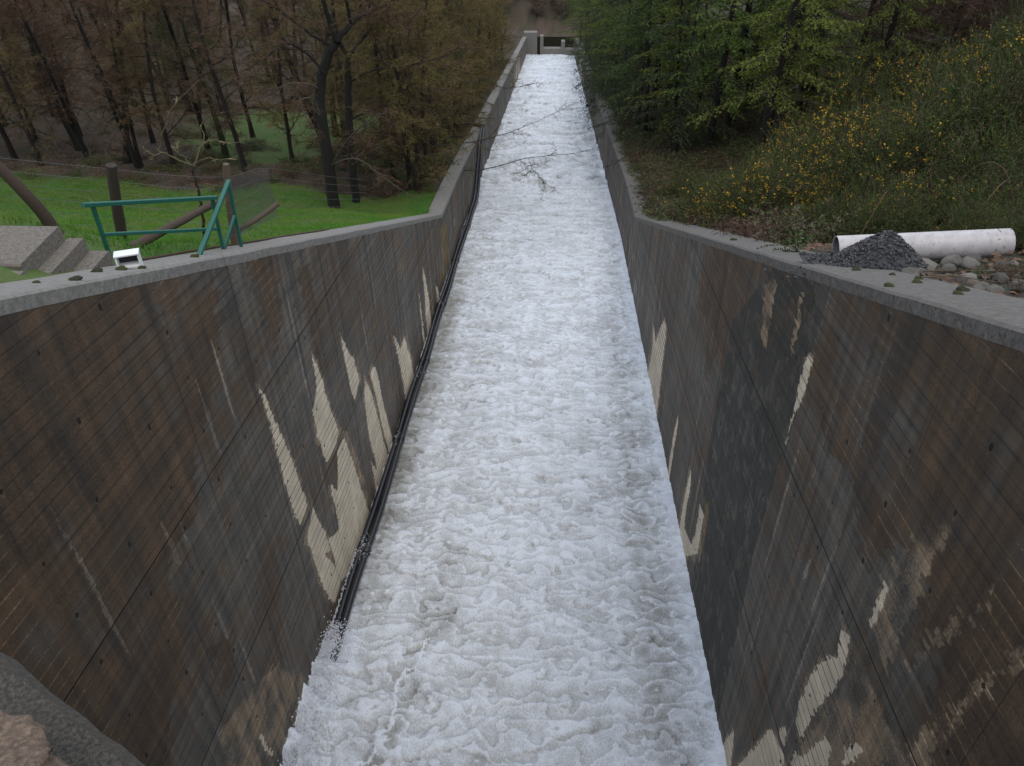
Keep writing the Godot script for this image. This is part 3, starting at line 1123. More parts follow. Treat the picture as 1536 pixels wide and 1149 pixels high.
# ------------------------------------------------------------------ trees and shrubs
func limb(r: RandomNumberGenerator, p: Vector3, dir: Vector3, ln: float, segs: int, lift: float, wob: float) -> PackedVector3Array:
	var o := PackedVector3Array([p])
	var step := ln / segs
	dir = dir.normalized()
	for k in segs:
		dir = (dir + Vector3(r.randfn() * wob, r.randfn() * wob + lift, r.randfn() * wob)).normalized()
		p += dir * step
		o.append(p)
	return o

func twigs(mb: MB, r: RandomNumberGenerator, path: PackedVector3Array, count: int, ln: float, droop: float, col: Color, tip: Color, bud: Color, buds: int, from := 0.15) -> void:
	for k in count:
		var t := lerpf(from, 0.999, r.randf()) * (path.size() - 1)
		var s := int(t)
		var a := path[s].lerp(path[s + 1], t - s)
		var along := (path[s + 1] - path[s]).normalized()
		var dir := (along * r.randf_range(0.2, 1.0) + Vector3(r.randfn(), r.randfn() * 0.6 - droop * 0.3, r.randfn()) * 0.7).normalized()
		var l := ln * r.randf_range(0.4, 1.2)
		var p := a
		var line := PackedVector3Array([p])
		for q in 3:
			p += dir * l / 3.0
			dir = (dir + Vector3(r.randfn() * 0.22, r.randfn() * 0.2 - droop, r.randfn() * 0.22)).normalized()
			line.append(p)
		var tone := r.randf_range(0.7, 1.3)
		var cc := col.lerp(tip, r.randf() * 0.5) * tone
		mb.tube(line, PackedFloat32Array([0.009, 0.007, 0.005, 0.002]), 3, cc)
		for q in 7:
			var u := r.randf_range(0.15, 1.0) * 2.99
			var b := line[int(u)].lerp(line[int(u) + 1], u - int(u))
			var o := (dir * 0.6 + Vector3(r.randfn(), r.randfn() * 0.7 - droop, r.randfn())).normalized() * l * r.randf_range(0.18, 0.5)
			var w := o.cross(Vector3(r.randfn(), r.randfn(), r.randfn())).normalized() * 0.006
			mb.tri(b - w, b + o, b + w, tip * tone)
			for e in buds:
				var c := b + o * r.randf_range(0.2, 1.0)
				var g := Vector3(r.randfn(), r.randfn(), r.randfn()).normalized() * r.randf_range(0.012, 0.03)
				var g2 := g.cross(Vector3(r.randfn(), r.randfn(), r.randfn())).normalized() * r.randf_range(0.006, 0.014)
				mb.tri(c - g2, c + g, c + g2, bud * r.randf_range(0.6, 1.3))

# a leafless tree: trunk with limbs, and a crown of fine twigs
func bare_tree(called: String, sd: int, height: float, girth: float, lean: float, stems: int, bark: Color, twig: Color, tip: Color, bud: Color, buds: int, low: float, label: String, group: String, reach := 1.0) -> Node3D:
	var r := RandomNumberGenerator.new()
	r.seed = sd
	var wood := MB.new()
	var fine := MB.new()
	for s in stems:
		var a := TAU * s / stems + r.randf()
		var dir := Vector3(cos(a) * (0.18 if stems > 1 else lean), 1.0, sin(a) * (0.18 if stems > 1 else lean))
		var hh := height * (1.0 if s == 0 else r.randf_range(0.7, 0.95))
		var tr := limb(r, Vector3(cos(a), -0.25 / (girth * 0.8 + 0.001) * girth, sin(a)) * (girth * 0.8 if stems > 1 else 0.0) + Vector3(0, -0.25 if stems == 1 else 0.0, 0), dir, hh, 12, 0.03, 0.05)
		var rad := PackedFloat32Array()
		for k in tr.size():
			var t := float(k) / (tr.size() - 1)
			rad.append(girth * (1.0 - 0.85 * t) * (1.35 if k == 0 else 1.0) * (0.7 if stems > 1 else 1.0))
		wood.tube(tr, rad, 8, bark, bark * 0.8)
		var n := int(26 / stems) + 8
		for k in n:
			var t := lerpf(low, 0.97, (k + r.randf()) / n) * (tr.size() - 1)
			var q := int(t)
			var p := tr[q].lerp(tr[q + 1], t - q)
			var az := r.randf() * TAU
			var rel := t / (tr.size() - 1)
			var ln := (1.0 - rel * 0.6) * r.randf_range(1.4, 3.4) * reach
			var up := r.randf_range(-0.1, 0.7)
			var br := limb(r, p, Vector3(cos(az), up, sin(az)), ln, 6, -0.03 if up < 0.15 else 0.05, 0.16)
			var r0 := maxf(0.014, rad[q] * r.randf_range(0.16, 0.36))
			var lich := bark if r.randf() < 0.75 else Color(0.15, 0.145, 0.12)
			wood.tube(br, taper(br.size(), r0, 0.008), 5, lich, lich)
			for e in 3:
				var v := r.randi_range(1, 4)
				var sub := limb(r, br[v], (br[v + 1] - br[v]).normalized() + Vector3(r.randfn(), r.randfn() * 0.5, r.randfn()) * 0.7, ln * r.randf_range(0.3, 0.6), 4, 0.0, 0.2)
				wood.tube(sub, taper(sub.size(), r0 * 0.45 + 0.004, 0.005), 4, lich, twig)
				twigs(fine, r, sub, 9, 0.55, 0.12, twig, tip, bud, buds)
			twigs(fine, r, br, 15, 0.65, 0.12, twig, tip, bud, buds)
	var t := thing(called, Vector3.ZERO, label, "tree", group)
	part(t, "trunk", wood.mesh(M.bark))
	part(t, "crown", fine.mesh(M.twig))
	return t

# a conifer in fresh leaf: straight trunk, tiers of level drooping boughs hung with needles
func conifer(called: String, sd: int, height: float, girth: float, spread: float, low: float, green: Color, green2: Color, label: String, group: String) -> Node3D:
	var r := RandomNumberGenerator.new()
	r.seed = sd
	var wood := MB.new()
	var fine := MB.new()
	var tr := limb(r, Vector3(0, -0.25, 0), Vector3(r.randfn() * 0.02, 1, r.randfn() * 0.02), height, 14, 0.03, 0.012)
	wood.tube(tr, taper(tr.size(), girth, 0.02), 8, Color(0.035, 0.025, 0.02))
	var n := int(height * 6.0)
	for k in n:
		var t := lerpf(low, 0.985, (k + r.randf()) / n)
		var u := t * (tr.size() - 1)
		var p := tr[int(u)].lerp(tr[mini(int(u) + 1, tr.size() - 1)], u - int(u))
		var az := k * 2.4 + r.randfn() * 0.4
		var ln := spread * pow(1.0 - t, 0.6) * r.randf_range(0.55, 1.15) + 0.3
		var dead := t < low + 0.10 and r.randf() < 0.6
		var br := limb(r, p, Vector3(cos(az), r.randf_range(-0.15, 0.35), sin(az)), ln, 7, -0.05, 0.06)
		wood.tube(br, taper(br.size(), 0.012 + 0.012 * (1.0 - t), 0.004), 4, Color(0.055, 0.038, 0.028))
		var m := int(ln * 7.0) + 3
		for q in m:
			var v := lerpf(0.12, 0.999, (q + r.randf()) / m) * (br.size() - 1)
			var b := br[int(v)].lerp(br[mini(int(v) + 1, br.size() - 1)], v - int(v))
			var along := (br[mini(int(v) + 1, br.size() - 1)] - br[maxi(int(v) - 0, 0)]).normalized()
			var side := along.cross(Vector3.UP).normalized() * (1.0 if q % 2 == 0 else -1.0)
			var dir := (along * 0.8 + side * r.randf_range(0.5, 1.2) + Vector3(0, r.randfn() * 0.15 - 0.1, 0)).normalized()
			var tl := r.randf_range(0.25, 0.75) * minf(1.0, ln * 0.5)
			var line := PackedVector3Array([b])
			for e in 3:
				b += dir * tl / 3.0
				dir = (dir + Vector3(0, -0.22, 0)).normalized()
				line.append(b)
			fine.tube(line, PackedFloat32Array([0.006, 0.005, 0.004, 0.002]), 3, Color(0.075, 0.055, 0.035))
			if dead:
				continue
			for e in 9:
				var w := r.randf_range(0.0, 2.99)
				var c := line[int(w)].lerp(line[int(w) + 1], w - int(w))
				var cc := green.lerp(green2, r.randf()) * r.randf_range(0.65, 1.3)
				for f in 3:
					var o := (dir * 0.5 + Vector3(r.randfn(), r.randfn() * 0.8, r.randfn())).normalized() * r.randf_range(0.05, 0.11)
					var wd := o.cross(Vector3(r.randfn(), r.randfn(), r.randfn())).normalized() * r.randf_range(0.010, 0.022)
					fine.tri(c - wd, c + o, c + wd, cc)
	var o2 := thing(called, Vector3.ZERO, label, "tree", group)
	part(o2, "trunk", wood.mesh(M.bark))
	part(o2, "crown", fine.mesh(M.leaf))
	return o2

# a gorse bush: spiny green shoots over brown stems, dotted with yellow flowers
func gorse(sd: int, rad: Vector3, flowers: int, label: String) -> Node3D:
	var r := RandomNumberGenerator.new()
	r.seed = sd
	var stem := MB.new()
	var fol := MB.new()
	var flo := MB.new()
	var f := noise(sd, 0.35, FastNoiseLite.TYPE_SIMPLEX_SMOOTH, 3)
	for k in 46:
		var q := Vector3(r.randfn() * 0.45, r.randf_range(0.4, 1.0), r.randfn() * 0.45)
		var end := Vector3(q.x * rad.x, q.y * rad.y, q.z * rad.z)
		var br := limb(r, Vector3(r.randfn() * 0.25, -0.1, r.randfn() * 0.25), end.normalized(), end.length(), 6, 0.02, 0.14)
		stem.tube(br, taper(br.size(), 0.028, 0.006), 4, Color(0.07, 0.048, 0.03), Color(0.06, 0.05, 0.025))
	for k in 2600:
		var dir := Vector3(r.randfn(), absf(r.randfn()) * 0.9 - 0.12, r.randfn()).normalized()
		var reach := 1.0 + 0.75 * f.get_noise_3dv(dir * 4.0)
		var e := reach * pow(r.randf(), 0.33)
		var p := Vector3(dir.x * rad.x, maxf(0.05, dir.y * rad.y), dir.z * rad.z) * e
		var out := (dir + Vector3(r.randfn() * 0.5, r.randf_range(0.1, 0.9), r.randfn() * 0.5)).normalized()
		var l := r.randf_range(0.16, 0.42)
		var tone := r.randf_range(0.55, 1.35)
		var brown := r.randf() < 0.22
		var cc := (Color(0.085, 0.06, 0.032) if brown else Color(0.034, 0.060, 0.008).lerp(Color(0.070, 0.085, 0.014), r.randf())) * tone
		fol.tube(PackedVector3Array([p, p + out * l]), PackedFloat32Array([0.007, 0.003]), 3, cc)
		for q in 9:
			var b := p + out * l * r.randf_range(0.1, 1.0)
			var o := (out * 0.6 + Vector3(r.randfn(), r.randfn(), r.randfn())).normalized() * r.randf_range(0.03, 0.085)
			var w := o.cross(Vector3(r.randfn(), r.randfn(), r.randfn())).normalized() * r.randf_range(0.005, 0.011)
			fol.tri(b - w, b + o, b + w, cc * r.randf_range(0.8, 1.2))
		if f.get_noise_3dv(dir * 9.0 + Vector3(31, 0, 0)) > 0.16 and e > reach * 0.72 and r.randf() < flowers / 170.0:
			for q in r.randi_range(2, 6):
				var c := p + out * l * r.randf_range(0.5, 1.05) + Vector3(r.randfn(), r.randfn(), r.randfn()) * 0.02
				for g in 3:
					var o := Vector3(r.randfn(), r.randfn() + 0.4, r.randfn()).normalized() * r.randf_range(0.018, 0.034)
					var w := o.cross(Vector3(r.randfn(), r.randfn(), r.randfn())).normalized() * 0.016
					flo.tri(c - w, c + o, c + w, Color(0.62, 0.40, 0.02).lerp(Color(0.55, 0.30, 0.02), r.randf()))
	var t := thing("gorse_bush", Vector3.ZERO, label, "bush", "gorse on the bank")
	part(t, "stem", stem.mesh(M.bark))
	part(t, "foliage", fol.mesh(M.leaf))
	if flo.v.size():
		part(t, "blossom", flo.mesh(M.leaf))
	return t

# a tree drawn limb by limb
func drawn_tree(called: String, trunk: Array, girths: Array, limbs: Array, bark: Color, twig: Color, tip: Color, bud: Color, buds: int, per: int, label: String, group := "") -> Node3D:
	var r := RandomNumberGenerator.new()
	r.seed = called.length() * 31 + int(trunk[0] * 100.0)
	var base := Vector3(trunk[0], trunk[1], trunk[2])
	var wood := MB.new()
	var fine := MB.new()
	var t := thing(called, base, label, "tree", group)
	var all := [[trunk, girths[0], girths[1]]] + limbs
	for k in all.size():
		var raw := pts(all[k][0])
		for q in raw.size():
			raw[q] -= base
		if k == 0:
			raw.insert(0, raw[0] + Vector3(0, -0.35, 0))
		var p := smooth_path(raw, 5)
		for q in range(1, p.size()):
			p[q] += Vector3(r.randfn(), r.randfn() * 0.5, r.randfn()) * 0.012 * (1.0 + 20.0 * all[k][1] * 0.1)
		var col := bark
		if all[k].size() > 3:
			col = all[k][3]
		var rad := taper(p.size(), all[k][1], all[k][2])
		if k == 0:
			rad[0] *= 1.4
			rad[1] *= 1.25
			rad[2] *= 1.12
		wood.tube(p, rad, 8 if k == 0 else 6, col, col)
		if k > 0:
			for e in per:
				var v := r.randi_range(2, p.size() - 2)
				var sub := limb(r, p[v], (p[v + 1] - p[v]).normalized() + Vector3(r.randfn(), r.randfn() * 0.5, r.randfn()) * 0.6, r.randf_range(0.5, 1.5), 4, 0.0, 0.2)
				wood.tube(sub, taper(sub.size(), minf(0.016, all[k][1] * 0.5), 0.004), 4, col, twig)
				twigs(fine, r, sub, 10, 0.5, 0.12, twig, tip, bud, buds)
			twigs(fine, r, p, 22 if per > 0 else 2, 0.5 if per > 0 else 0.16, 0.12 if per > 0 else 0.0, twig, tip, bud, buds, 0.3)
	part(t, "trunk", wood.mesh(M.bark))
	part(t, "crown", fine.mesh(M.twig))
	return t

func wood_label(kind: int, x: float, d: float, size: float) -> String:
	var big := "tall " if size > 1.06 else ("small " if size < 0.88 else "")
	var what: String = ["slim bare tree with reddish twigs", "thick dark bare tree with heavy limbs", "bare tree of three stems", "larch budding orange and yellow green", "bare tree with a moss green trunk", "spreading larch with twigs hanging low"][kind]
	var where := "in the middle of the wood"
	if XL - x < 4.2:
		where = "close to the chute wall" if d < 70.0 else "by the far end of the chute wall"
	elif d < 38.5:
		where = "at the edge of the lawn"
	elif Vector2((x + 16.0) / 8.5, (d - 50.0) / 11.5).length() < 1.0:
		where = "beside the mossy clearing"
	elif d > 80.0:
		where = "far back in the wood"
	return big + what + " " + where

func conifer_label(kind: int, x: float, d: float) -> String:
	var what: String = ["tall conifer with level sprays of fresh green needles", "slender conifer with yellowish green needles", "dark green conifer with a long bare lower trunk", "bushy dark conifer branched to the ground"][kind]
	var where := "set back from the chute wall"
	if x - XR < 2.6:
		where = "close behind the chute wall" if d < 62.0 else "by the far end of the chute"
	elif d < 44.0:
		where = "in the front row behind the gorse"
	elif d > 75.0:
		where = "deep in the conifer wood"
	return what + " " + where

func gorse_label(kind: int, x: float, d: float) -> String:
	var what: String = ["broad gorse bush thick with yellow flowers", "tall gorse bush with scattered yellow flowers", "low gorse bush almost without flowers"][kind]
	var where := "half way up the bank"
	if d < 13.5:
		where = "just behind the white pipe"
	elif x < 6.5:
		where = "beside the wall top"
	elif d > 29.0:
		where = "at the back of the gorse thicket"
	elif d < 19.5:
		where = "in the front of the gorse thicket"
	return what + " " + where

func build_woods() -> void:
	var dark := Color(0.030, 0.024, 0.020)
	var red := Color(0.085, 0.048, 0.036)
	var rust := Color(0.125, 0.065, 0.042)
	var bud := Color(0.16, 0.14, 0.035)
	var hero := drawn_tree("forked_tree", [-9.03, -15.50, -30.90, -9.00, -13.46, -30.90, -9.01, -11.98, -31.00, -8.93, -10.81, -31.10, -8.47, -9.63, -31.10, -8.01, -9.01, -31.00], [0.27, 0.17], [
		[[-8.01, -9.01, -31.00, -8.06, -8.66, -30.90, -8.14, -7.90, -30.60, -8.09, -7.24, -30.30, -7.98, -6.14, -30.00, -8.3, -4.0, -29.7], 0.13, 0.03],
		[[-8.01, -9.01, -31.00, -7.51, -8.54, -31.40, -7.03, -8.30, -31.70, -6.00, -7.90, -32.10, -4.77, -7.09, -32.50], 0.12, 0.02],
		[[-7.51, -8.54, -31.40, -7.48, -7.87, -31.10, -7.34, -6.91, -30.70, -7.0, -4.6, -30.4], 0.09, 0.02],
		[[-8.97, -14.16, -30.90, -8.66, -13.45, -30.70, -7.83, -12.36, -30.30, -6.80, -11.47, -29.90, -6.01, -11.08, -29.60], 0.045, 0.012, Color(0.10, 0.09, 0.075)],
		[[-8.84, -13.82, -30.90, -8.21, -13.31, -30.40, -7.46, -13.09, -29.90, -6.54, -13.60, -29.50, -5.14, -14.42, -29.10], 0.045, 0.010, Color(0.12, 0.11, 0.09)],
		[[-8.92, -10.96, -31.10, -8.98, -10.67, -30.90, -9.51, -10.35, -30.40, -10.07, -10.33, -29.90, -10.97, -10.77, -29.40], 0.05, 0.012, Color(0.12, 0.105, 0.085)],
		[[-8.98, -11.95, -30.90, -9.07, -11.00, -30.50, -9.32, -10.81, -30.10, -9.43, -10.91, -29.70, -9.09, -11.06, -29.30, -8.86, -11.94, -29.00], 0.04, 0.012, Color(0.14, 0.13, 0.11)],
		[[-8.60, -10.15, -30.90, -9.07, -9.34, -30.60, -9.58, -8.84, -30.10, -10.25, -9.18, -29.70, -10.92, -9.52, -29.30], 0.06, 0.015],
		[[-8.2, -9.2, -31.0, -8.9, -8.6, -30.6, -9.9, -7.6, -30.2, -11.2, -7.0, -29.8], 0.07, 0.015],
	], dark, red, rust, bud, 1, 5, "dark forked tree with bare crooked limbs at the foot of the lawn")
	drawn_tree("bare_tree", [-8.37, -15.70, -32.00, -8.30, -13.93, -32.00, -8.20, -12.02, -32.10, -8.10, -10.75, -32.20, -7.99, -9.95, -32.30], [0.18, 0.12], [
		[[-7.99, -9.95, -32.30, -8.24, -9.33, -32.20, -8.25, -8.33, -32.00, -8.13, -7.20, -32.00, -8.0, -5.0, -32.0], 0.10, 0.03],
		[[-7.99, -9.95, -32.30, -7.53, -9.52, -32.50, -6.72, -8.66, -32.80, -6.07, -8.19, -33.00, -4.89, -7.27, -33.30], 0.09, 0.02],
		[[-8.13, -10.96, -32.20, -7.00, -10.38, -32.00, -5.38, -10.04, -31.60, -4.18, -9.62, -31.20, -3.52, -9.21, -31.00], 0.05, 0.012],
		[[-8.2, -12.4, -32.1, -7.2, -12.0, -32.4, -6.2, -11.9, -32.6, -5.2, -12.3, -32.8], 0.035, 0.01],
	], dark, red, rust, bud, 1, 6, "slim bare tree close beside the dark forked tree", "bare trees of the wood")
	drawn_tree("overhanging_tree", [-6.49, -16.95, -37.00, -6.50, -15.51, -37.00, -6.42, -13.93, -37.00, -6.37, -11.84, -37.00, -6.37, -9.90, -37.00, -6.32, -7.58, -37.00], [0.14, 0.05], [
		[[-6.49, -16.17, -37.00, -5.61, -16.9, -37.50, -4.32, -17.2, -38.20, -3.46, -17.50, -39.00, -1.33, -17.32, -40.00, 1.00, -17.30, -40.60, 2.16, -17.14, -41.00], 0.035, 0.007, Color(0.05, 0.042, 0.035)],
		[[-6.45, -14.55, -37.00, -5.50, -15.76, -38.00, -4.33, -16.13, -39.00, -3.09, -16.25, -40.00, -1.74, -16.15, -41.00, -0.06, -15.76, -42.00], 0.034, 0.006, Color(0.05, 0.042, 0.035)],
		[[-6.37, -13.32, -37.00, -5.02, -13.06, -38.00, -3.57, -13.08, -39.00, -2.39, -13.79, -40.00, -1.14, -13.90, -41.00], 0.03, 0.006],
		[[-1.33, -17.32, -40.00, -1.08, -17.78, -39.60, -0.56, -18.13, -39.20], 0.012, 0.004],
		[[-6.4, -12.4, -37.0, -5.6, -11.9, -36.2, -4.6, -11.9, -35.6], 0.03, 0.006],
	], dark, Color(0.06, 0.05, 0.035), Color(0.07, 0.07, 0.035), Color(0.12, 0.14, 0.04), 2, 5, "thin tree whose long twigs reach out over the white water")

	var g := "bare trees of the wood"
	var kinds := [
		["bare_tree", bare_tree("bare_tree", 11, 13.0, 0.13, 0.05, 1, dark, red, rust, bud, 1, 0.14, "slim straight bare tree with reddish twigs in the wood", g)],
		["bare_tree", bare_tree("bare_tree", 12, 12.0, 0.20, 0.10, 1, Color(0.034, 0.034, 0.022), red, rust, bud, 0, 0.22, "thick dark bare tree with heavy limbs in the wood", g)],
		["bare_tree", bare_tree("bare_tree", 13, 11.0, 0.15, 0.12, 3, dark, red, rust, bud, 1, 0.2, "bare tree of three stems rising from one stool in the wood", g)],
		["larch_tree", bare_tree("larch_tree", 14, 13.5, 0.13, 0.02, 1, Color(0.040, 0.028, 0.022), Color(0.10, 0.062, 0.035), Color(0.15, 0.085, 0.04), Color(0.15, 0.17, 0.035), 3, 0.12, "larch budding orange and yellow green among the bare trees", "budding larches in the wood")],
		["mossy_tree", bare_tree("mossy_tree", 15, 11.5, 0.16, 0.08, 1, Color(0.038, 0.050, 0.020), Color(0.07, 0.055, 0.035), Color(0.09, 0.08, 0.035), Color(0.10, 0.13, 0.03), 2, 0.16, "bare tree with a moss green trunk in the wood", "mossy trees in the wood")],
		["larch_tree", bare_tree("larch_tree", 16, 9.0, 0.10, 0.05, 2, Color(0.040, 0.028, 0.022), Color(0.11, 0.065, 0.03), Color(0.15, 0.10, 0.035), Color(0.15, 0.18, 0.03), 3, 0.06, "spreading larch with twigs hanging over the chute wall", "budding larches in the wood", 1.25)],
	]
	var used := [false, false, false, false, false, false]
	var spots := []
	# rows of trunks that can be told apart at the edge of the wood, then the wood behind
	for p in [[-20.0, 36.9, 2], [-21.2, 38.0, 1], [-23.8, 39.2, 0], [-25.2, 41.0, 1], [-14.3, 35.6, 0], [-16.5, 39.0, 4], [-18.2, 41.0, 0], [-7.2, 34.5, 3], [-6.3, 33.6, 0], [-11.6, 40.5, 1], [-10.2, 38.2, 3], [-9.2, 43.0, 4], [-7.6, 46.0, 3], [-6.4, 52.0, 3], [-26.8, 38.0, 3], [-28.0, 42.0, 0], [-22.6, 44.0, 3], [-12.8, 46.5, 4], [-30.5, 40.0, 2], [-17.4, 45.5, 3], [-6.6, 61.0, 3], [-7.2, 72.0, 3], [-5.9, 42.5, 4], [-8.0, 39.8, 0], [-24.5, 36.4, 3], [-18.4, 37.2, 3], [-30.0, 36.6, 3], [-12.6, 37.4, 3], [-9.4, 35.8, 3], [-33.0, 39.5, 1], [-27.6, 45.5, 3], [-35.0, 43.0, 3], [-5.9, 37.9, 3], [-5.8, 47.5, 3], [-5.9, 55.5, 3], [-6.0, 65.0, 3], [-6.1, 76.0, 3], [-6.2, 86.0, 3], [-6.2, 97.0, 4], [-7.0, 57.5, 4], [-6.9, 49.5, 3], [-5.7, 34.6, 3], [-5.9, 33.2, 5], [-5.8, 36.4, 5], [-6.0, 40.6, 5], [-5.8, 45.0, 5], [-5.9, 50.5, 5], [-6.0, 58.0, 5], [-6.1, 68.0, 5], [-6.3, 80.0, 5], [-6.5, 92.0, 5]]:
		spots.append(p)
	rng.seed = 2024
	var tries := 0
	while spots.size() < 165 and tries < 6000:
		tries += 1
		var d := 35.5 + pow(rng.randf(), 1.3) * 95.0
		var x := XL + bend(d) - 1.6 - rng.randf() * (14.0 + d * 0.62)
		if Vector2((x + 16.0) / 6.0, (d - 50.0) / 8.5).length() < 1.0:
			continue
		var ok := true
		for q in spots:
			if Vector2(q[0] - x, q[1] - d).length() < 1.3 + d * 0.012:
				ok = false
				break
		if ok:
			var w := rng.randf()
			spots.append([x, d, 0 if w < 0.25 else (1 if w < 0.38 else (2 if w < 0.5 else (3 if w < 0.82 else 4)))])
	rng.seed = 77
	for p in spots:
		var src: Node3D = kinds[p[2]][1]
		var at := Vector3(p[0], ground_y(p[0], p[1]), -p[1])
		if not used[p[2]]:
			used[p[2]] = true
			src.position = at
			src.rotation.y = rng.randf() * TAU
			src.set_meta("label", wood_label(p[2], p[0], p[1], 1.0))
		else:
			var sz := rng.randf_range(0.8, 1.15)
			copy(src, at, rng.randf() * TAU, sz, wood_label(p[2], p[0], p[1], sz))
	# the conifers beyond the other wall
	var gc := "conifers in fresh leaf"
	var con := [
		conifer("conifer", 21, 15.0, 0.19, 3.4, 0.10, Color(0.066, 0.130, 0.012), Color(0.140, 0.215, 0.026), "tall conifer with level sprays of fresh green needles beside the chute", gc),
		conifer("conifer", 22, 13.0, 0.15, 2.8, 0.16, Color(0.085, 0.122, 0.010), Color(0.170, 0.200, 0.022), "slender conifer with yellowish green needles beside the chute", gc),
		conifer("conifer", 23, 16.0, 0.17, 3.0, 0.20, Color(0.044, 0.090, 0.010), Color(0.088, 0.148, 0.018), "dark green conifer with a long bare lower trunk beside the chute", gc),
		conifer("conifer", 24, 9.0, 0.13, 3.0, 0.03, Color(0.022, 0.046, 0.012), Color(0.050, 0.085, 0.022), "bushy dark conifer branched to the ground beside the chute", gc),
	]
	var cused := [false, false, false, false]
	var cs := [[7.6, 40.0, 0], [8.9, 42.0, 0], [4.9, 44.5, 2], [5.4, 46.0, 2], [6.6, 49.0, 0], [10.5, 46.0, 0], [4.6, 56.0, 1], [5.6, 60.0, 2], [8.0, 55.0, 1], [12.5, 42.5, 2], [13.5, 50.0, 0], [4.4, 66.0, 1], [4.0, 76.0, 1], [5.5, 84.0, 0], [4.3, 94.0, 1], [6.2, 70.0, 0], [16.0, 46.0, 2], [18.5, 52.0, 1], [9.5, 64.0, 0], [10.2, 37.8, 1], [3.6, 104.0, 0], [4.0, 116.0, 1], [3.4, 128.0, 0], [6.2, 42.4, 1], [11.6, 39.4, 0], [14.2, 38.2, 1], [13.0, 43.0, 1], [9.2, 36.2, 1], [4.3, 62.0, 3], [4.1, 69.0, 3], [4.0, 78.0, 3], [3.9, 88.0, 3], [3.7, 99.0, 3], [4.9, 52.0, 3], [6.4, 45.0, 3], [10.8, 41.6, 3], [3.6, 110.0, 3], [8.2, 47.5, 3], [4.7, 47.0, 3], [4.5, 54.5, 3], [4.2, 65.5, 3], [4.0, 73.0, 3], [6.0, 40.5, 3]]
	rng.seed = 31
	tries = 0
	while cs.size() < 82 and tries < 4000:
		tries += 1
		var d := 44.0 + pow(rng.randf(), 1.1) * 90.0
		var x := XR + bend(d) + 2.6 + rng.randf() * (8.0 + d * 0.55)
		var ok := true
		for q in cs:
			if Vector2(q[0] - x, q[1] - d).length() < 2.0 + d * 0.012:
				ok = false
				break
		if ok:
			cs.append([x, d, rng.randi() % 4])
	for p in cs:
		var src: Node3D = con[p[2]]
		var at := Vector3(p[0], ground_y(p[0], p[1]), -p[1])
		if not cused[p[2]]:
			cused[p[2]] = true
			src.position = at
			src.rotation.y = rng.randf() * TAU
			src.set_meta("label", conifer_label(p[2], p[0], p[1]))
		else:
			copy(src, at, rng.randf() * TAU, rng.randf_range(0.85, 1.2), conifer_label(p[2], p[0], p[1]))
	# brown leafless scrub on the bank between the conifers and the gorse
	var scrub := bare_tree("scrub_tree", 33, 6.0, 0.07, 0.2, 3, Color(0.04, 0.028, 0.022), Color(0.075, 0.042, 0.032), Color(0.105, 0.055, 0.038), Color(0.07, 0.085, 0.022), 1, 0.08, "small brown leafless scrub tree behind the gorse on the bank", "scrub on the bank")
	var first := true
	for p in [[16.8, 37.0], [19.5, 35.0], [20.0, 38.0], [18.2, 40.5], [23.0, 40.0], [21.0, 43.0], [25.5, 45.0], [15.6, 41.0], [22.0, 34.0], [26.0, 37.0], [23.0, 48.0], [28.0, 50.0], [31.0, 44.0], [29.0, 39.0], [24.0, 56.0], [33.0, 54.0], [-9.0, 146.0], [-6.0, 149.0], [-3.5, 145.5], [-1.0, 148.0], [1.5, 145.0], [4.0, 149.5], [-4.5, 154.0], [0.0, 155.0], [3.0, 158.0], [-8.0, 158.0], [7.0, 147.0], [-12.0, 150.0], [6.0, 156.0], [-2.0, 162.0]]:
		var at := Vector3(p[0], ground_y(p[0], p[1]), -p[1])
		if first:
			scrub.position = at
			first = false
		else:
			copy(scrub, at, rng.randf() * TAU, rng.randf_range(0.75, 1.25), "small brown leafless scrub tree " + ("beyond the far end of the chute" if p[1] > 139.0 else "behind the gorse on the bank"))
	# gorse
	var gs := [
		gorse(51, Vector3(1.5, 1.7, 1.4), 120, "broad gorse bush thick with yellow flowers on the bank"),
		gorse(52, Vector3(1.2, 2.2, 1.2), 60, "tall gorse bush with scattered yellow flowers on the bank"),
		gorse(53, Vector3(1.3, 1.2, 1.2), 8, "low gorse bush almost without flowers on the bank"),
	]
	var gused := [false, false, false]
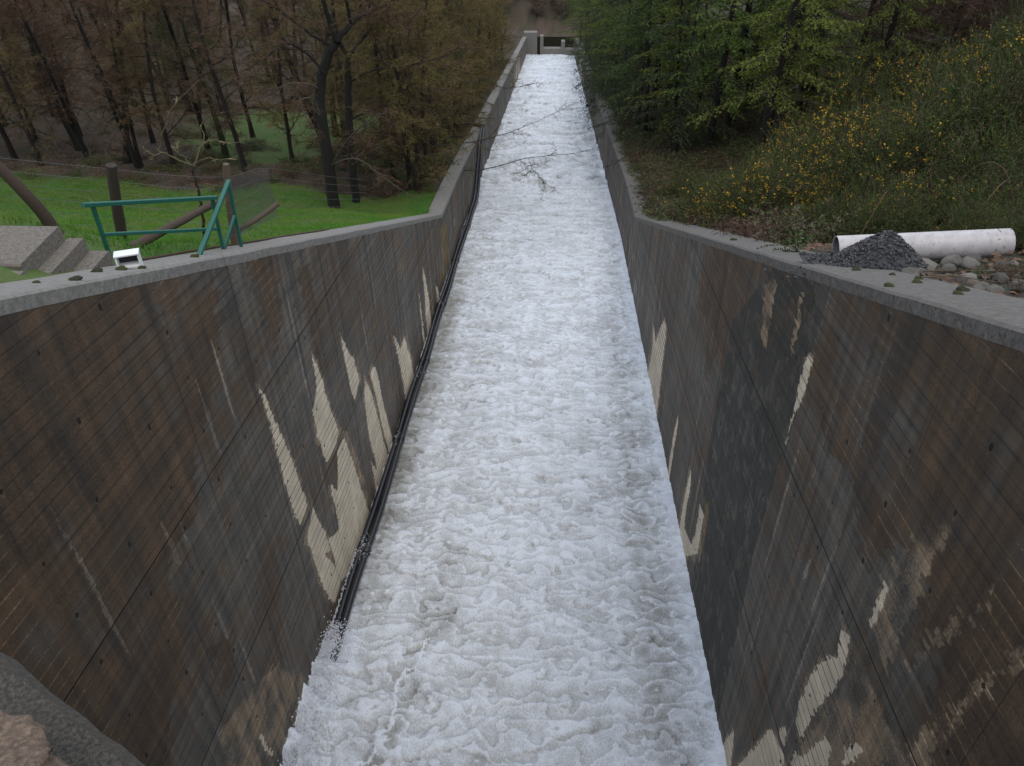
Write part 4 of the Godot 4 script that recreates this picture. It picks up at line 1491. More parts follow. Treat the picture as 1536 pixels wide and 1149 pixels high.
	for p in [[5.6, 20.5, 0, 1.04], [7.0, 22.5, 0, 1.3], [6.0, 24.5, 2, 1.3], [8.6, 20.0, 1, 1.17], [9.4, 23.0, 0, 1.43], [8.4, 26.5, 1, 1.3], [11.2, 21.0, 2, 1.56], [11.8, 24.5, 1, 1.56], [13.4, 22.0, 1, 1.56], [10.4, 28.5, 0, 1.49], [13.2, 27.5, 0, 1.56], [15.2, 25.0, 1, 1.62], [6.6, 28.0, 2, 1.17], [8.2, 30.0, 2, 1.3], [12.0, 31.5, 2, 1.49], [15.6, 29.5, 1, 1.56], [17.4, 27.0, 0, 1.69], [18.5, 31.0, 1, 1.69], [9.8, 17.2, 2, 1.1], [7.4, 17.6, 2, 0.94], [12.0, 18.2, 1, 1.16], [8.2, 14.6, 2, 0.88], [10.4, 14.8, 1, 0.99], [5.9, 16.4, 2, 0.66], [14.0, 19.0, 0, 1.32], [20.0, 29.0, 1, 1.69], [5.3, 31.5, 2, 0.91], [7.6, 12.9, 2, 0.72], [9.4, 12.6, 1, 0.83], [5.2, 27.0, 2, 0.78], [12.5, 34.0, 1, 1.5], [15.0, 34.5, 0, 1.5], [17.0, 32.5, 1, 1.6], [20.5, 33.5, 1, 1.6], [10.2, 33.0, 0, 1.2], [22.5, 30.5, 0, 1.6], [18.8, 24.5, 1, 1.5], [16.6, 21.5, 0, 1.4], [11.0, 12.2, 1, 0.9], [12.8, 14.5, 0, 1.1], [8.4, 11.2, 2, 0.6], [9.9, 10.6, 1, 0.7], [4.9, 22.6, 0, 0.6], [5.0, 25.0, 2, 0.55], [6.9, 20.2, 0, 0.75], [7.4, 25.6, 0, 1.0], [14.6, 31.2, 1, 1.4], [6.4, 14.4, 2, 0.6], [7.2, 15.6, 0, 0.7], [21.0, 26.5, 1, 1.6], [7.0, 11.6, 2, 0.5], [6.35, 9.75, 2, 0.42], [6.5, 8.7, 2, 0.4], [5.9, 10.6, 2, 0.4], [7.6, 9.0, 1, 0.5]]:
		var src: Node3D = gs[p[2]]
		var at := Vector3(p[0], ground_y(p[0], p[1]) - 0.05, -p[1])
		if not gused[p[2]]:
			gused[p[2]] = true
			src.position = at
			src.scale = Vector3.ONE * p[3]
			src.set_meta("label", gorse_label(p[2], p[0], p[1]))
		else:
			copy(src, at, rng.randf() * TAU, p[3], gorse_label(p[2], p[0], p[1]))

# ------------------------------------------------------------------ things by the walls
func on_wall(side: int, d: float, off: float) -> Vector3:
	return Vector3((XL if side < 0 else XR) + bend(d) + side * off, top_y(d), -d)

func build_railing() -> void:
	var c := Color.WHITE
	var base := Vector3(-5.54, -5.25, -8.86)
	var t := thing("safety_railing", base, "green painted steel railing slanting down along the wall top", "railing")
	var bars := [
		["top_rail", [-5.55, -4.41, -8.72, -4.78, -5.23, -10.62], 0.062, 0.05],
		["middle_rail", [-5.53, -4.88, -8.87, -4.86, -5.70, -10.57], 0.05, 0.042],
		["post", [-5.53, -4.45, -8.87, -5.54, -5.34, -8.87], 0.045, 0.045],
		["post", [-4.83, -5.23, -10.60, -4.86, -6.10, -10.60], 0.045, 0.045],
		["post", [-4.72, -5.19, -11.02, -4.76, -6.30, -11.02], 0.045, 0.045],
		["diagonal_brace", [-4.69, -5.14, -10.98, -4.72, -5.55, -9.48], 0.062, 0.05],
		["short_brace", [-4.73, -5.70, -10.99, -4.86, -6.06, -10.64], 0.05, 0.042],
	]
	for b in bars:
		var mb := MB.new()
		var p := pts(b[1])
		var up := Vector3.UP if absf((p[1] - p[0]).normalized().y) < 0.9 else Vector3.RIGHT
		mb.bar(p[0] - base, p[1] - base, b[2], b[3], 0.006, c, up)
		part(t, b[0], mb.mesh(M.green_paint))

func build_fence() -> void:
	var base := Vector3(-6.66, -6.3, -11.07)
	var t := thing("wire_fence", base, "old wire fence with rough wooden posts and slanting props", "fence")
	var wood := Color(0.075, 0.055, 0.042)
	var pale := Color(0.24, 0.165, 0.115)
	var g1 := ground_y(-6.66, 11.07)
	var g2 := ground_y(-5.06, 11.4)
	var sets := [
		["post", [-6.41, -4.96, -11.07, -6.53, -5.6, -11.07, -6.66, g1 - 0.3, -11.07], 0.075, 0.085, wood],
		["post", [-4.86, -5.08, -11.42, -4.95, -5.7, -11.42, -5.06, g2 - 0.3, -11.42], 0.05, 0.065, pale],
		["prop", [-5.12, -5.66, -11.34, -5.5, -5.66, -10.6, -5.86, -5.66, -9.9], 0.05, 0.075, Color(0.15, 0.11, 0.08)],
		["prop", [-5.02, -6.27, -11.55, -4.86, -6.34, -12.1, -4.68, -6.36, -12.7], 0.035, 0.045, Color(0.16, 0.11, 0.075)],
	]
	for s in sets:
		var mb := MB.new()
		var p := pts(s[1])
		for q in p.size():
			p[q] -= base
		p = smooth_path(p, 4)
		var rad := taper(p.size(), s[2], s[3])
		for q in rad.size():
			rad[q] *= 1.0 + 0.07 * sin(q * 2.7 + s[2] * 100.0)
		mb.tube(p, rad, 9, s[4], Color(-1, 0, 0), true)
		part(t, s[0], mb.mesh(M.timber))
	var wire := Color(0.10, 0.10, 0.10)
	for k in 6:
		var mb := MB.new()
		var drop_ := 0.19 * k
		var line := PackedVector3Array()
		for q in [[-9.6, -4.05, -9.85], [-7.68, -4.66, -10.60], [-6.44, -5.02, -11.07], [-5.6, -5.2, -11.26], [-4.88, -5.28, -11.42], [-5.2, -6.3, -14.0], [-5.25, -8.05, -17.5], [-5.3, -10.0, -21.5]]:
			line.append(Vector3(q[0], q[1] - drop_ * 1.02, q[2]) - base)
		line = smooth_path(line, 4)
		mb.tube(line, taper(line.size(), 0.0035, 0.0035), 4, wire)
		part(t, "wire_strand", mb.mesh(M.iron))
	var net := MB.new()
	for k in 70:
		var a := Vector3(-4.88, -5.28, -11.42).lerp(Vector3(-5.2, -6.3, -14.0), k / 70.0) - base
		var zig := Vector3(0, 0, 0.05)
		net.tube(PackedVector3Array([a, a + Vector3(0, -0.3, 0) + zig, a + Vector3(0, -0.6, 0) - zig, a + Vector3(0, -0.95, 0) + zig]), taper(4, 0.0025, 0.0025), 3, wire)
	part(t, "netting", net.mesh(M.iron))
	# the rusty rod lying along the back of the wall top
	var rod := MB.new()
	var rp := PackedVector3Array()
	for k in 30:
		var d := lerpf(8.2, 16.5, k / 29.0)
		rp.append(Vector3(XL - 0.60 + 0.02 * sin(d * 1.7), top_y(d) + 0.018, -d))
	rod.tube(rp, taper(30, 0.016, 0.016), 6, Color(0.07, 0.035, 0.025), Color(-1, 0, 0), true)
	solo("iron_rod", rod.mesh(M.plain), Vector3.ZERO, "thin rusty rod lying along the wall top below the green railing", "rod")
	# the leaning pole by the steps
	var pole := MB.new()
	var b2 := Vector3(-6.55, ground_y(-6.55, 9.5), -9.5)
	var pl := smooth_path(PackedVector3Array([Vector3(0.03, -0.15, 0), Vector3(-0.06, 0.22, 0), Vector3(-0.19, 0.55, 0.02), Vector3(-0.42, 0.92, 0.0), Vector3(-0.75, 1.3, -0.05)]), 4)
	pole.tube(pl, taper(pl.size(), 0.085, 0.065), 9, Color(0.10, 0.065, 0.045), Color(-1, 0, 0), true)
	solo("leaning_pole", pole.mesh(M.timber), b2, "thick crooked brown pole leaning beside the concrete steps", "pole")

func build_sapling() -> void:
	var pale := Color(0.20, 0.17, 0.085)
	drawn_tree("sapling", [-5.46, -6.38, -11.30, -5.38, -5.94, -11.30, -5.34, -5.50, -11.30, -5.33, -5.20, -11.30, -5.32, -5.05, -11.30], [0.026, 0.020], [
		[[-5.32, -5.05, -11.30, -5.45, -4.93, -11.20, -5.62, -4.77, -11.10, -5.65, -4.71, -11.10, -5.41, -4.35, -11.00, -5.08, -3.94, -10.90, -4.68, -3.64, -10.80], 0.017, 0.004, pale],
		[[-5.32, -5.10, -11.30, -5.21, -4.86, -11.40, -5.14, -4.77, -11.50, -5.16, -4.59, -11.60, -5.10, -4.44, -11.60], 0.015, 0.004, pale],
		[[-5.14, -4.77, -11.50, -4.95, -4.75, -11.50, -4.80, -4.84, -11.60, -4.63, -4.83, -11.70], 0.009, 0.003, pale],
		[[-5.31, -5.07, -11.30, -4.99, -4.86, -11.10, -4.80, -4.88, -11.10, -4.58, -4.86, -11.20], 0.010, 0.003, pale],
		[[-5.32, -5.05, -11.30, -5.47, -4.96, -11.40, -5.52, -4.89, -11.40, -5.47, -4.79, -11.40], 0.009, 0.003, pale],
		[[-5.62, -4.77, -11.10, -5.71, -4.78, -11.00, -5.84, -4.85, -11.00], 0.008, 0.003, pale],
	], Color(0.07, 0.05, 0.035), pale, pale, Color(0.13, 0.14, 0.04), 0, 0, "young leafless sapling with pale crooked twigs behind the green railing")

func slab(a: Vector3, b: Vector3, bev: float, col: Color) -> MB:
	# a block between two corners, edges chamfered along x
	var mb := MB.new()
	var y := (a.y + b.y) * 0.5
	var z := (a.z + b.z) * 0.5
	mb.bar(Vector3(minf(a.x, b.x), y, z), Vector3(maxf(a.x, b.x), y, z), absf(a.z - b.z), absf(a.y - b.y), bev, col)
	return mb

func build_steps() -> void:
	var c := Color.WHITE
	var base := Vector3(-5.6, -4.9, -7.7)
	var t := thing("concrete_steps", base, "weathered concrete steps with a landing leading down to the wall top", "steps")
	var blocks := [
		["landing", Vector3(-7.4, -5.1, -7.22), Vector3(-5.50, -4.34, -8.08)],
		["step", Vector3(-5.496, -5.2, -7.30), Vector3(-5.32, -4.53, -8.16)],
		["step", Vector3(-5.316, -5.3, -7.42), Vector3(-5.10, -4.71, -8.20)],
		["side_wall", Vector3(-7.4, -5.1, -6.98), Vector3(-5.42, -4.36, -7.16)],
	]
	for b in blocks:
		part(t, b[0], slab(b[1] - base, b[2] - base, 0.02, c).mesh(M.steps))

func build_white_box() -> void:
	var base := on_wall(-1, 7.82, 0.26) + Vector3(0, 0.035, 0)
	var t := thing("meter_box", base, "small white open-fronted box standing on the wall top", "box")
	t.rotation = Vector3(0, 0.35, 0)
	var c := Color(0.75, 0.76, 0.76)
	var w := 0.125
	var h := 0.14
	var d := 0.06
	for b in [["side", Vector3(-w, -0.08, -d), Vector3(-w + 0.018, h, d)], ["side", Vector3(w - 0.018, -0.08, -d), Vector3(w, h, d)], ["base", Vector3(-w + 0.019, -0.08, -d), Vector3(w - 0.019, 0.016, d)], ["lid", Vector3(-w - 0.006, h + 0.001, -d - 0.006), Vector3(w + 0.006, h + 0.02, d + 0.008)]]:
		part(t, b[0], slab(b[1], b[2], 0.003, c).mesh(M.plastic))
	part(t, "back", slab(Vector3(-w + 0.019, 0.017, -d), Vector3(w - 0.019, h - 0.001, -d + 0.012), 0.002, Color(0.03, 0.03, 0.035)).mesh(M.plain))

func ring_tube(mb: MB, a: Vector3, b: Vector3, r: float, inner: float, col: Color, dark: Color) -> void:
	mb.tube(PackedVector3Array([a, b]), PackedFloat32Array([r, r]), 32, col)
	var k := mb.i.size()
	mb.tube(PackedVector3Array([a, b]), PackedFloat32Array([inner, inner]), 32, dark)
	for e in [[a, a - b], [b, b - a]]:
		var dir: Vector3 = e[1].normalized()
		var x := dir.cross(Vector3.UP).normalized()
		var y := dir.cross(x)
		for s in 32:
			var a0 := TAU * s / 32.0
			var a1 := TAU * (s + 1) / 32.0
			var o0 := x * cos(a0) + y * sin(a0)
			var o1 := x * cos(a1) + y * sin(a1)
			mb.quad(e[0] + o0 * inner, e[0] + o0 * r, e[0] + o1 * r, e[0] + o1 * inner, col)

func build_right_bank() -> void:
	# the white pipe
	var a := Vector3(3.72, top_y(9.85) + 0.19, -9.85)
	var b := Vector3(5.85, top_y(9.8) + 0.345, -9.78)
	var mb := MB.new()
	ring_tube(mb, Vector3.ZERO, b - a, 0.185, 0.172, Color(0.60, 0.585, 0.59), Color(0.25, 0.25, 0.25))
	solo("plastic_pipe", mb.mesh(M.grimy), a, "wide white plastic pipe lying on the bank behind the heap of chippings", "pipe")
	# the heap of dark chippings
	var at := Vector3(4.12, top_y(9.35) - 0.02, -9.35)
	var t := thing("chippings_heap", at, "heap of dark grey stone chippings against the white pipe", "heap")
	var mound := MB.new()
	rng.seed = 8
	var hf := func(x: float, z: float) -> float:
		var e := Vector2(x / 0.62, z / 0.55).length()
		return maxf(-0.05, 0.52 * (1.0 - pow(minf(e, 1.2), 1.25))) + 0.02 * noise_a.get_noise_2d(x * 90.0, z * 90.0) + 0.48 * z * (1.0 if false else 0.25)
	var N := 24
	for j in N + 1:
		for k in N + 1:
			var x := lerpf(-0.85, 0.75, k / float(N))
			var z := lerpf(-0.6, 0.6, j / float(N))
			mound.vert(Vector3(x, hf.call(x, z) - 0.02, z), Vector3.UP, Color(0.05, 0.05, 0.052))
	for j in N:
		for k in N:
			var q := j * (N + 1) + k
			mound.i.append_array([q, q + 1, q + N + 1, q + 1, q + N + 2, q + N + 1])
	part(t, "mound", mound.mesh(M.plain))
	var chips := MB.new()
	for k in 2600:
		var x := rng.randf_range(-0.85, 0.75)
		var z := rng.randf_range(-0.6, 0.6)
		if k > 2200:
			x = -0.55 + rng.randfn() * 0.28
			z = 0.05 + rng.randfn() * 0.12
		var y: float = hf.call(x, z)
		if y < -0.03 and rng.randf() < 0.7:
			continue
		var s := rng.randf_range(0.008, 0.024)
		var tone := rng.randf_range(0.5, 1.9)
		var col := Color(0.062, 0.062, 0.066) * tone
		var p := Vector3(x, y, z)
		var e1 := Vector3(rng.randfn(), rng.randfn(), rng.randfn()).normalized()
		var e2 := e1.cross(Vector3(rng.randfn(), rng.randfn(), rng.randfn())).normalized()
		var e3 := e1.cross(e2)
		var q := [p + e1 * s * 1.4, p - e1 * s * 1.4, p + e2 * s, p - e2 * s, p + e3 * s * 0.8, p - e3 * s * 0.8]
		for f in [[0, 2, 4], [2, 1, 4], [1, 3, 4], [3, 0, 4], [2, 0, 5], [1, 2, 5], [3, 1, 5], [0, 3, 5]]:
			chips.tri(q[f[0]], q[f[1]], q[f[2]], col)
	var cp := part(t, "chippings", chips.mesh(M.plain))
	cp.set_meta("kind", "stuff")
	# stones beside it
	var ss := [[4.72, 9.45, 0.17, 0.10, 0.30, "flat pale stone beside the heap of chippings"], [4.90, 9.15, 0.16, 0.13, 0.22, ""], [5.02, 9.0, 0.14, 0.11, 0.25, ""], [4.78, 8.95, 0.10, 0.08, 0.2, ""], [5.22, 9.35, 0.13, 0.10, 0.15, ""], [4.62, 9.05, 0.07, 0.06, 0.2, ""], [5.3, 8.8, 0.12, 0.09, 0.14, ""], [5.05, 8.55, 0.09, 0.07, 0.18, ""], [4.55, 8.5, 0.06, 0.05, 0.16, ""], [4.9, 8.1, 0.10, 0.08, 0.13, ""], [5.1, 9.75, 0.12, 0.09, 0.2, ""]]
	for k in ss.size():
		var s: Array = ss[k]
		var m := MB.new()
		m.rock(Vector3.ZERO, Vector3(s[2], s[3], s[2] * 0.8), 300 + k, 0.25, Color(s[4], s[4] * 0.92, s[4] * 0.80))
		var lab: String = s[5] if s[5] != "" else "rough brown stone lying by the white pipe"
		solo("stone", m.mesh(M.stone), Vector3(s[0], ground_y(s[0], s[1]) + s[3] * 0.45, -s[1]), lab, "stone", "" if s[5] != "" else "stones by the pipe")
	# small stones along the back of the wall top further down
	rng.seed = 66
	for k in 66:
		var d := rng.randf_range(15.0, 33.0)
		var x := XR + coping_w(1, d) + rng.randf_range(0.0, 0.6)
		var r := rng.randf_range(0.04, 0.11)
		if k >= 26:
			d = rng.randf_range(6.4, 9.2)
			x = 4.2 + rng.randf_range(0.05, 2.0)
		var m := MB.new()
		var g := rng.randf_range(0.12, 0.28)
		m.rock(Vector3.ZERO, Vector3(r, r * 0.7, r * 0.9), 400 + k, 0.25, Color(g, g * 0.93, g * 0.82))
		solo("rubble_stone", m.mesh(M.stone), Vector3(x, ground_y(x, d) + r * 0.3, -d), "small rubble stone along the back of the wall top" if k < 26 else "small rubble stone in the dirt near the white pipe", "stone", "rubble behind the wall top" if k < 26 else "rubble near the pipe")
	# sticks
	for s in [[3.95, 7.9, 5.0, 8.35, 0.011], [4.2, 8.2, 4.75, 7.7, 0.008], [4.3, 8.6, 5.3, 8.5, 0.009]]:
		var m := MB.new()
		var p0 := Vector3(s[0], maxf(top_y(s[1]), ground_y(s[0], s[1]) if s[0] > 4.15 else -99.0) + 0.025, -s[1])
		var p1 := Vector3(s[2], ground_y(s[2], s[3]) + 0.06, -s[3])
		var line := PackedVector3Array([Vector3.ZERO, (p1 - p0) * 0.35 + Vector3(0.02, 0.025, 0.02), (p1 - p0) * 0.7 + Vector3(-0.03, 0.01, 0.02), p1 - p0])
		m.tube(line, taper(4, s[4], s[4] * 0.5), 5, Color(0.20, 0.15, 0.10))
		solo("dead_stick", m.mesh(M.bark), p0, "dead stick lying by the stones on the wall top", "stick", "sticks by the stones")
	# bent dead bramble canes in front of the gorse
	for s in [[6.4, 12.2, 1.4, 0.7], [7.6, 12.6, 1.8, -0.6], [5.6, 14.0, 1.3, 0.5], [8.6, 13.2, 1.6, 0.9], [6.2, 18.5, 1.5, -0.8], [5.4, 21.0, 1.2, 0.6]]:
		var m := MB.new()
		var line := PackedVector3Array()
		for q in 9:
			var f := q / 8.0
			line.append(Vector3(s[3] * f * s[2], s[2] * 0.75 * sin(f * 2.6), -0.4 * f + 0.1 * sin(f * 5.0)))
		m.tube(line, taper(9, 0.012, 0.004), 5, Color(0.22, 0.14, 0.08))
		solo("bramble_cane", m.mesh(M.bark), Vector3(s[0], ground_y(s[0], s[1]) - 0.05, -s[1]), "arching dry bramble cane in front of the gorse", "cane", "dry canes by the gorse")
	# a leafy seedling rooted in the wall top and another further down
	for s in [[11.6, 0.62, 0.55, "small leafy shrub rooted in the edge of the wall top"], [24.8, 0.35, 0.4, "dark leafy clump growing on the wall top beside the bend"]]:
		var m := MB.new()
		var r := RandomNumberGenerator.new()
		r.seed = int(s[0] * 10)
		var tt := thing("leafy_seedling", on_wall(1, s[0], s[1]), s[3], "plant")
		var st := MB.new()
		for k in 12:
			var br := limb(r, Vector3.ZERO, Vector3(r.randfn() - 0.5, 0.9, r.randfn()), s[2] * r.randf_range(0.6, 1.2), 4, -0.1, 0.25)
			st.tube(br, taper(5, 0.007, 0.003), 4, Color(0.06, 0.06, 0.03))
			for q in 26:
				var v := r.randf_range(0.8, 3.99)
				var p := br[int(v)].lerp(br[int(v) + 1], v - int(v))
				var o := Vector3(r.randfn(), r.randfn() * 0.5 + 0.2, r.randfn()).normalized() * r.randf_range(0.03, 0.065)
				var w := o.cross(Vector3(r.randfn(), r.randfn(), r.randfn())).normalized() * 0.014
				m.quad(p, p + o * 0.5 + w, p + o, p + o * 0.5 - w, Color(0.06, 0.10, 0.025) * r.randf_range(0.6, 1.4))
		part(tt, "stem", st.mesh(M.bark))
		part(tt, "foliage", m.mesh(M.leaf))
	# ivy hanging over the wall far down the chute
	var iv := MB.new()
	var ivs := MB.new()
	var r2 := RandomNumberGenerator.new()
	r2.seed = 4
	for k in 2600:
		var p := Vector3(r2.randfn() * 0.7 - 0.5, r2.randfn() * 0.8 + 0.2, r2.randfn() * 2.6)
		var o := Vector3(r2.randfn(), r2.randfn(), r2.randfn()).normalized() * r2.randf_range(0.06, 0.13)
		var w := o.cross(Vector3(r2.randfn(), r2.randfn(), r2.randfn())).normalized() * 0.045
		iv.quad(p, p + o * 0.5 + w, p + o, p + o * 0.5 - w, Color(0.022, 0.040, 0.012) * r2.randf_range(0.5, 1.6))
	for k in 24:
		var br := limb(r2, Vector3(0.6, -0.1, r2.randfn() * 2.0), Vector3(-0.8, 0.5, r2.randfn() * 0.4), 2.0, 6, -0.12, 0.15)
		ivs.tube(br, taper(7, 0.02, 0.006), 4, Color(0.04, 0.03, 0.025))
	var it := thing("ivy_bush", on_wall(1, 66.0, 0.5), "dark ivy bush hanging over the far end of the wall", "bush")
	part(it, "stem", ivs.mesh(M.bark))
	part(it, "foliage", iv.mesh(M.leaf))

func build_moss() -> void:
	rng.seed = 19
	var spots := []
	for s in [[-1, 7.3, 0.34], [-1, 7.55, 0.22], [-1, 7.75, 0.10], [-1, 6.6, 0.12], [-1, 6.3, 0.3], [-1, 9.2, 0.2], [1, 8.75, 0.42], [1, 7.15, 0.12], [1, 7.5, 0.55], [1, 6.9, 0.7], [1, 6.6, 0.5], [1, 7.9, 0.75], [1, 8.3, 0.65], [1, 10.4, 0.5], [1, 13.0, 0.6], [1, 14.5, 0.3], [1, 17.0, 0.5]]:
		spots.append(s)
	for k in 40:
		spots.append([1, rng.randf_range(26.0, 46.0), rng.randf_range(0.35, 0.85)])
	for k in spots.size():
		var s: Array = spots[k]
		var r := rng.randf_range(0.025, 0.065) * (1.0 if k < 17 else 2.0)
		var m := MB.new()
		m.rock(Vector3.ZERO, Vector3(r, r * 0.45, r * 1.2), 500 + k, 0.5, Color(0.075, 0.085, 0.018) if k % 3 else Color(0.055, 0.06, 0.02), 0)
		solo("moss_cushion", m.mesh(M.moss), on_wall(s[0], s[1], s[2]) + Vector3(0, r * 0.12, 0), "small cushion of green moss on the concrete wall top", "moss", "moss on the wall tops")

func build_hoses() -> void:
	# two black pipes side by side at the foot of the wall, with couplings, climbing out over it far down
	for k in 2:
		var base := Vector3(XL + 0.13 + 0.17 * k, fy(9.2) + 0.2, -9.2)
		var t := thing("black_pipe", base, "black pipe running along the wall foot close against the concrete" if k == 0 else "outer of the two black pipes at the wall foot beside the water", "pipe", "black pipes in the chute")
		var line := PackedVector3Array()
		var d := 9.2
		while d < 40.5:
			line.append(Vector3(XL + bend(d) + 0.12 + 0.165 * k + 0.02 * sin(d * 0.9 + k), fy(d) + 0.20 + 0.05 * k + 0.02 * sin(d * 1.3), -d) - base)
			d += 0.8
		for q in 10:
			var f := (q + 1) / 10.0
			d = 40.5 + f * 8.6
			line.append(Vector3(XL + bend(d) + 0.12 + 0.165 * k - 0.1 * f, lerpf(fy(d) + 0.22, top_y(d) + 0.12, sstep(0.0, 1.0, f)), -d) - base)
		line.append(Vector3(XL + bend(50.2) - 0.9, ground_y(XL - 0.9, 50.2) + 0.08, -50.2) - base)
		var mb := MB.new()
		mb.tube(line, taper(line.size(), 0.078, 0.078), 14, Color(0.014, 0.015, 0.018), Color(-1, 0, 0), true)
		part(t, "tube", mb.mesh(M.rubber))
		for c in [12.4, 17.2, 22.0, 26.8, 31.6, 36.4]:
			var cm := MB.new()
			var p := Vector3(XL + bend(c) + 0.12 + 0.165 * k + 0.02 * sin(c * 0.9 + k), fy(c) + 0.20 + 0.05 * k + 0.02 * sin(c * 1.3), -c) - base
			var dir := Vector3(0, -0.1774, -1).normalized()
			cm.tube(PackedVector3Array([p - dir * 0.09, p - dir * 0.08, p + dir * 0.08, p + dir * 0.09]), PackedFloat32Array([0.08, 0.1, 0.1, 0.08]), 14, Color(0.02, 0.02, 0.022))
			part(t, "coupling", cm.mesh(M.rubber))

func build_outlet() -> void:
	var base := Vector3(-1.0, fy(138.0), -138.0)
	var t := thing("outlet_sill", base, "grey concrete piers closing the far end of the chute", "sill")
	var c := Color.WHITE
	for b in [["pier", -5.35, -3.25, 3.75], ["pier", -2.75, -2.25, 3.2], ["pier", 0.6, 1.2, 2.4], ["beam", -2.24, 0.59, 1.3], ["beam", 1.21, 2.9, 1.2]]:
		part(t, b[0], slab(Vector3(b[1], fy(138.0) - 0.5, -137.6) - base, Vector3(b[2], fy(138.0) + b[3], -138.6) - base, 0.05, c).mesh(M.coping))

func build_bridge() -> void:
	# the footbridge on which the camera stands: deck, concrete kerb and a rough granite block
	var t := thing("footbridge", Vector3(0, -2.2, 0.5), "concrete footbridge with a dark mossy kerb at the head of the chute", "bridge")
	part(t, "deck", slab(Vector3(-7.0, -0.35, -0.9) , Vector3(6.5, 0.12, 1.6), 0.02, Color.WHITE).mesh(M.coping))
	var k := MB.new()
	var dir := Vector3(-0.53, 0, -0.30).normalized()
	var back := Vector3(-dir.z, 0, dir.x) * -1.0
	if back.z < 0:
		back = -back
	var a := Vector3(-0.91, 0, -0.92) - dir * 0.9
	var e := a + dir * 4.4
	var steps := 60
	for s in steps:
		var rows := []
		for q in 2:
			var f := float(s + q) / steps
			var p := a.lerp(e, f)
			var n := noise_a.get_noise_2d(f * 900.0, 5.0)
			var n2 := noise_a.get_noise_2d(f * 1800.0, 50.0)
			rows.append([p + Vector3(0, -12.5, 0), p - back * (0.012 * n) + Vector3(0, -1.945 + 0.01 * n2, 0), p + back * (0.03 + 0.012 * n2) + Vector3(0, -1.90 + 0.006 * n, 0), p + back * 0.16 + Vector3(0, -1.892 + 0.008 * n2, 0), p + back * 0.34 + Vector3(0, -1.90, 0), p + back * 0.36 + Vector3(0, -12.5, 0)])
		for q in 5:
			k.quad(rows[0][q], rows[1][q], rows[1][q + 1], rows[0][q + 1], Color.WHITE)
	for q in k.v.size():
		k.v[q] -= Vector3(0, -2.2, 0.5)
	part(t, "kerb", k.mesh(M.kerb))
	var rk := MB.new()
	rk.rock(Vector3.ZERO, Vector3(0.34, 0.30, 0.30), 705, 0.22, Color.WHITE, 4, 40, 60)
	solo("granite_block", rk.mesh(M.granite), Vector3(-1.285, -1.70, -0.71), "rough pinkish granite block resting on the footbridge kerb", "stone")

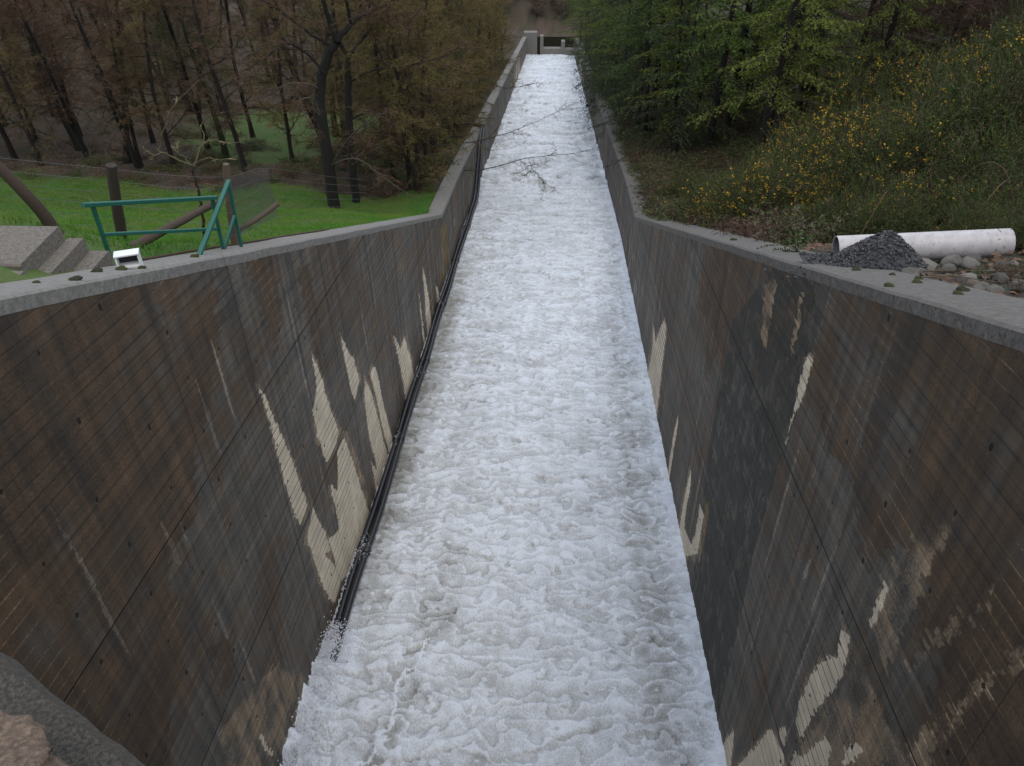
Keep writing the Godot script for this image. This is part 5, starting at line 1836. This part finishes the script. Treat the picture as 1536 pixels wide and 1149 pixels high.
# ------------------------------------------------------------------ all together
func _ready() -> void:
	# camera
	var cam := Camera3D.new()
	cam.name = "camera"
	cam.fov = rad_to_deg(2.0 * atan(574.5 / 1247.14))
	cam.rotation = Vector3(-0.6725, 0.0585, -0.0148)
	cam.near = 0.1
	cam.far = 1200.0
	add_child(cam)
	cam.current = true
	# sky and light: a bright overcast day
	var env := Environment.new()
	env.background_mode = Environment.BG_SKY
	var skym := ProceduralSkyMaterial.new()
	skym.sky_top_color = Color(0.70, 0.735, 0.79)
	skym.sky_horizon_color = Color(0.78, 0.80, 0.83)
	skym.sky_curve = 0.25
	skym.ground_horizon_color = Color(0.30, 0.30, 0.28)
	skym.ground_bottom_color = Color(0.12, 0.12, 0.10)
	skym.sun_angle_max = 0.0
	skym.sky_energy_multiplier = 1.4
	var sky := Sky.new()
	sky.sky_material = skym
	env.sky = sky
	env.tonemap_mode = Environment.TONE_MAPPER_LINEAR
	env.tonemap_exposure = 1.15
	env.sdfgi_enabled = true
	env.ssao_enabled = true
	env.ssil_enabled = true
	env.fog_enabled = false
	env.fog_density = 0.0012
	env.fog_light_color = Color(0.78, 0.80, 0.84)
	var we := WorldEnvironment.new()
	we.environment = env
	add_child(we)
	var sun := DirectionalLight3D.new()
	sun.name = "overcast_sun"
	sun.light_energy = 0.35
	sun.light_angular_distance = 30.0
	sun.light_color = Color(1.0, 0.98, 0.95)
	sun.shadow_enabled = true
	sun.rotation_degrees = Vector3(-68, 25, 0)
	add_child(sun)

	noise_a.seed = 3
	noise_a.frequency = 0.05
	noise_a.fractal_octaves = 3
	rng.seed = 1

	# materials
	bump = grain_tile(120, Color.BLACK, Color.WHITE, 0.07, 0.06, Color.BLACK)
	M.coping = triplanar(grain_tile(101, Color(0.36, 0.35, 0.335), Color(0.60, 0.585, 0.56), 0.02, 0.16, Color(0.20, 0.20, 0.17)), 0.9, 0.8, false, 0.5)
	M.coping_mossy = triplanar(grain_tile(102, Color(0.27, 0.26, 0.245), Color(0.49, 0.47, 0.45), 0.02, 0.26, Color(0.18, 0.17, 0.11)), 0.8, 0.8, false, 0.6)
	M.steps = triplanar(grain_tile(103, Color(0.30, 0.28, 0.26), Color(0.55, 0.52, 0.48), 0.03, 0.24, Color(0.20, 0.19, 0.13)), 1.1, 0.85, false, 0.6)
	M.kerb = triplanar(grain_tile(104, Color(0.05, 0.045, 0.04), Color(0.42, 0.39, 0.35), 0.06, 0.10, Color(0.66, 0.62, 0.56)), 2.0, 0.85, false, 0.5)
	M.granite = triplanar(grain_tile(105, Color(0.12, 0.09, 0.075), Color(0.68, 0.58, 0.49), 0.045, 0.16, Color(0.20, 0.16, 0.15)), 2.2, 0.8, false, 0.8)
	M.soil = triplanar(grain_tile(106, Color(0.55, 0.55, 0.55), Color(1.0, 1.0, 1.0), 0.06, 0.10, Color(0.50, 0.45, 0.42)), 0.7, 0.95, true, 1.5)
	M.stone = triplanar(grain_tile(107, Color(0.62, 0.62, 0.62), Color(1.0, 1.0, 1.0), 0.08, 0.12, Color(0.42, 0.42, 0.38)), 3.0, 0.9, true, 0.6)
	M.bark = triplanar(grain_tile(108, Color(0.55, 0.55, 0.55), Color(1.0, 1.0, 1.0), 0.05, 0.12, Color(0.9, 1.0, 0.7)), 1.6, 0.95, true, 1.2)
	M.timber = triplanar(grain_tile(109, Color(0.5, 0.5, 0.5), Color(1.0, 1.0, 1.0), 0.07, 0.12, Color(0.42, 0.40, 0.38)), 4.0, 0.9, true, 0.8)
	M.moss = triplanar(grain_tile(110, Color(0.5, 0.5, 0.5), Color(1.0, 1.0, 1.0), 0.12, 0.1, Color(0.5, 0.5, 0.3)), 8.0, 1.0, true, 1.0)
	M.green_paint = triplanar(grain_tile(111, Color(0.095, 0.31, 0.27), Color(0.13, 0.40, 0.34), 0.04, 0.05, Color(0.10, 0.22, 0.19)), 2.0, 0.45)
	M.joint = mat(Color(0.10, 0.095, 0.09), 0.95)
	M.plain = mat(Color.WHITE, 0.9, true)
	M.plastic = mat(Color.WHITE, 0.4, true)
	M.grimy = triplanar(grain_tile(112, Color(0.78, 0.76, 0.76), Color(1.0, 0.99, 0.99), 0.012, 0.20, Color(0.58, 0.53, 0.47)), 0.9, 0.45, true)
	M.iron = mat(Color.WHITE, 0.6, true)
	M.rubber = mat(Color.WHITE, 0.35, true)
	M.twig = mat(Color.WHITE, 0.9, true)
	M.leaf = mat(Color.WHITE, 0.7, true)
	M.leaf.backlight = Color(0.25, 0.25, 0.25)
	M.blade = mat(Color.WHITE, 0.75, true)
	M.blade.backlight = Color(0.25, 0.25, 0.25)
	M.foam = mat(Color(0.90, 0.91, 0.94), 0.35)

	var t0 := Time.get_ticks_msec()
	for side in [-1, 1]:
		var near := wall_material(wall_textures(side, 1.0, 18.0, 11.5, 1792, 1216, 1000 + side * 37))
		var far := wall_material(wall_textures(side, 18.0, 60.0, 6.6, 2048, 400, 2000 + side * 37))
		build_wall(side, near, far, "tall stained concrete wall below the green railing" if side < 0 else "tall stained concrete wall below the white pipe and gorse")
	print("walls ", Time.get_ticks_msec() - t0)
	build_water()
	print("water ", Time.get_ticks_msec() - t0)
	build_ground()
	build_ground_cover()
	print("ground ", Time.get_ticks_msec() - t0)
	build_bridge()
	build_outlet()
	build_woods()
	print("woods ", Time.get_ticks_msec() - t0)
	build_railing()
	build_fence()
	build_sapling()
	build_steps()
	build_white_box()
	build_hoses()
	build_right_bank()
	build_moss()
	print("all ", Time.get_ticks_msec() - t0)
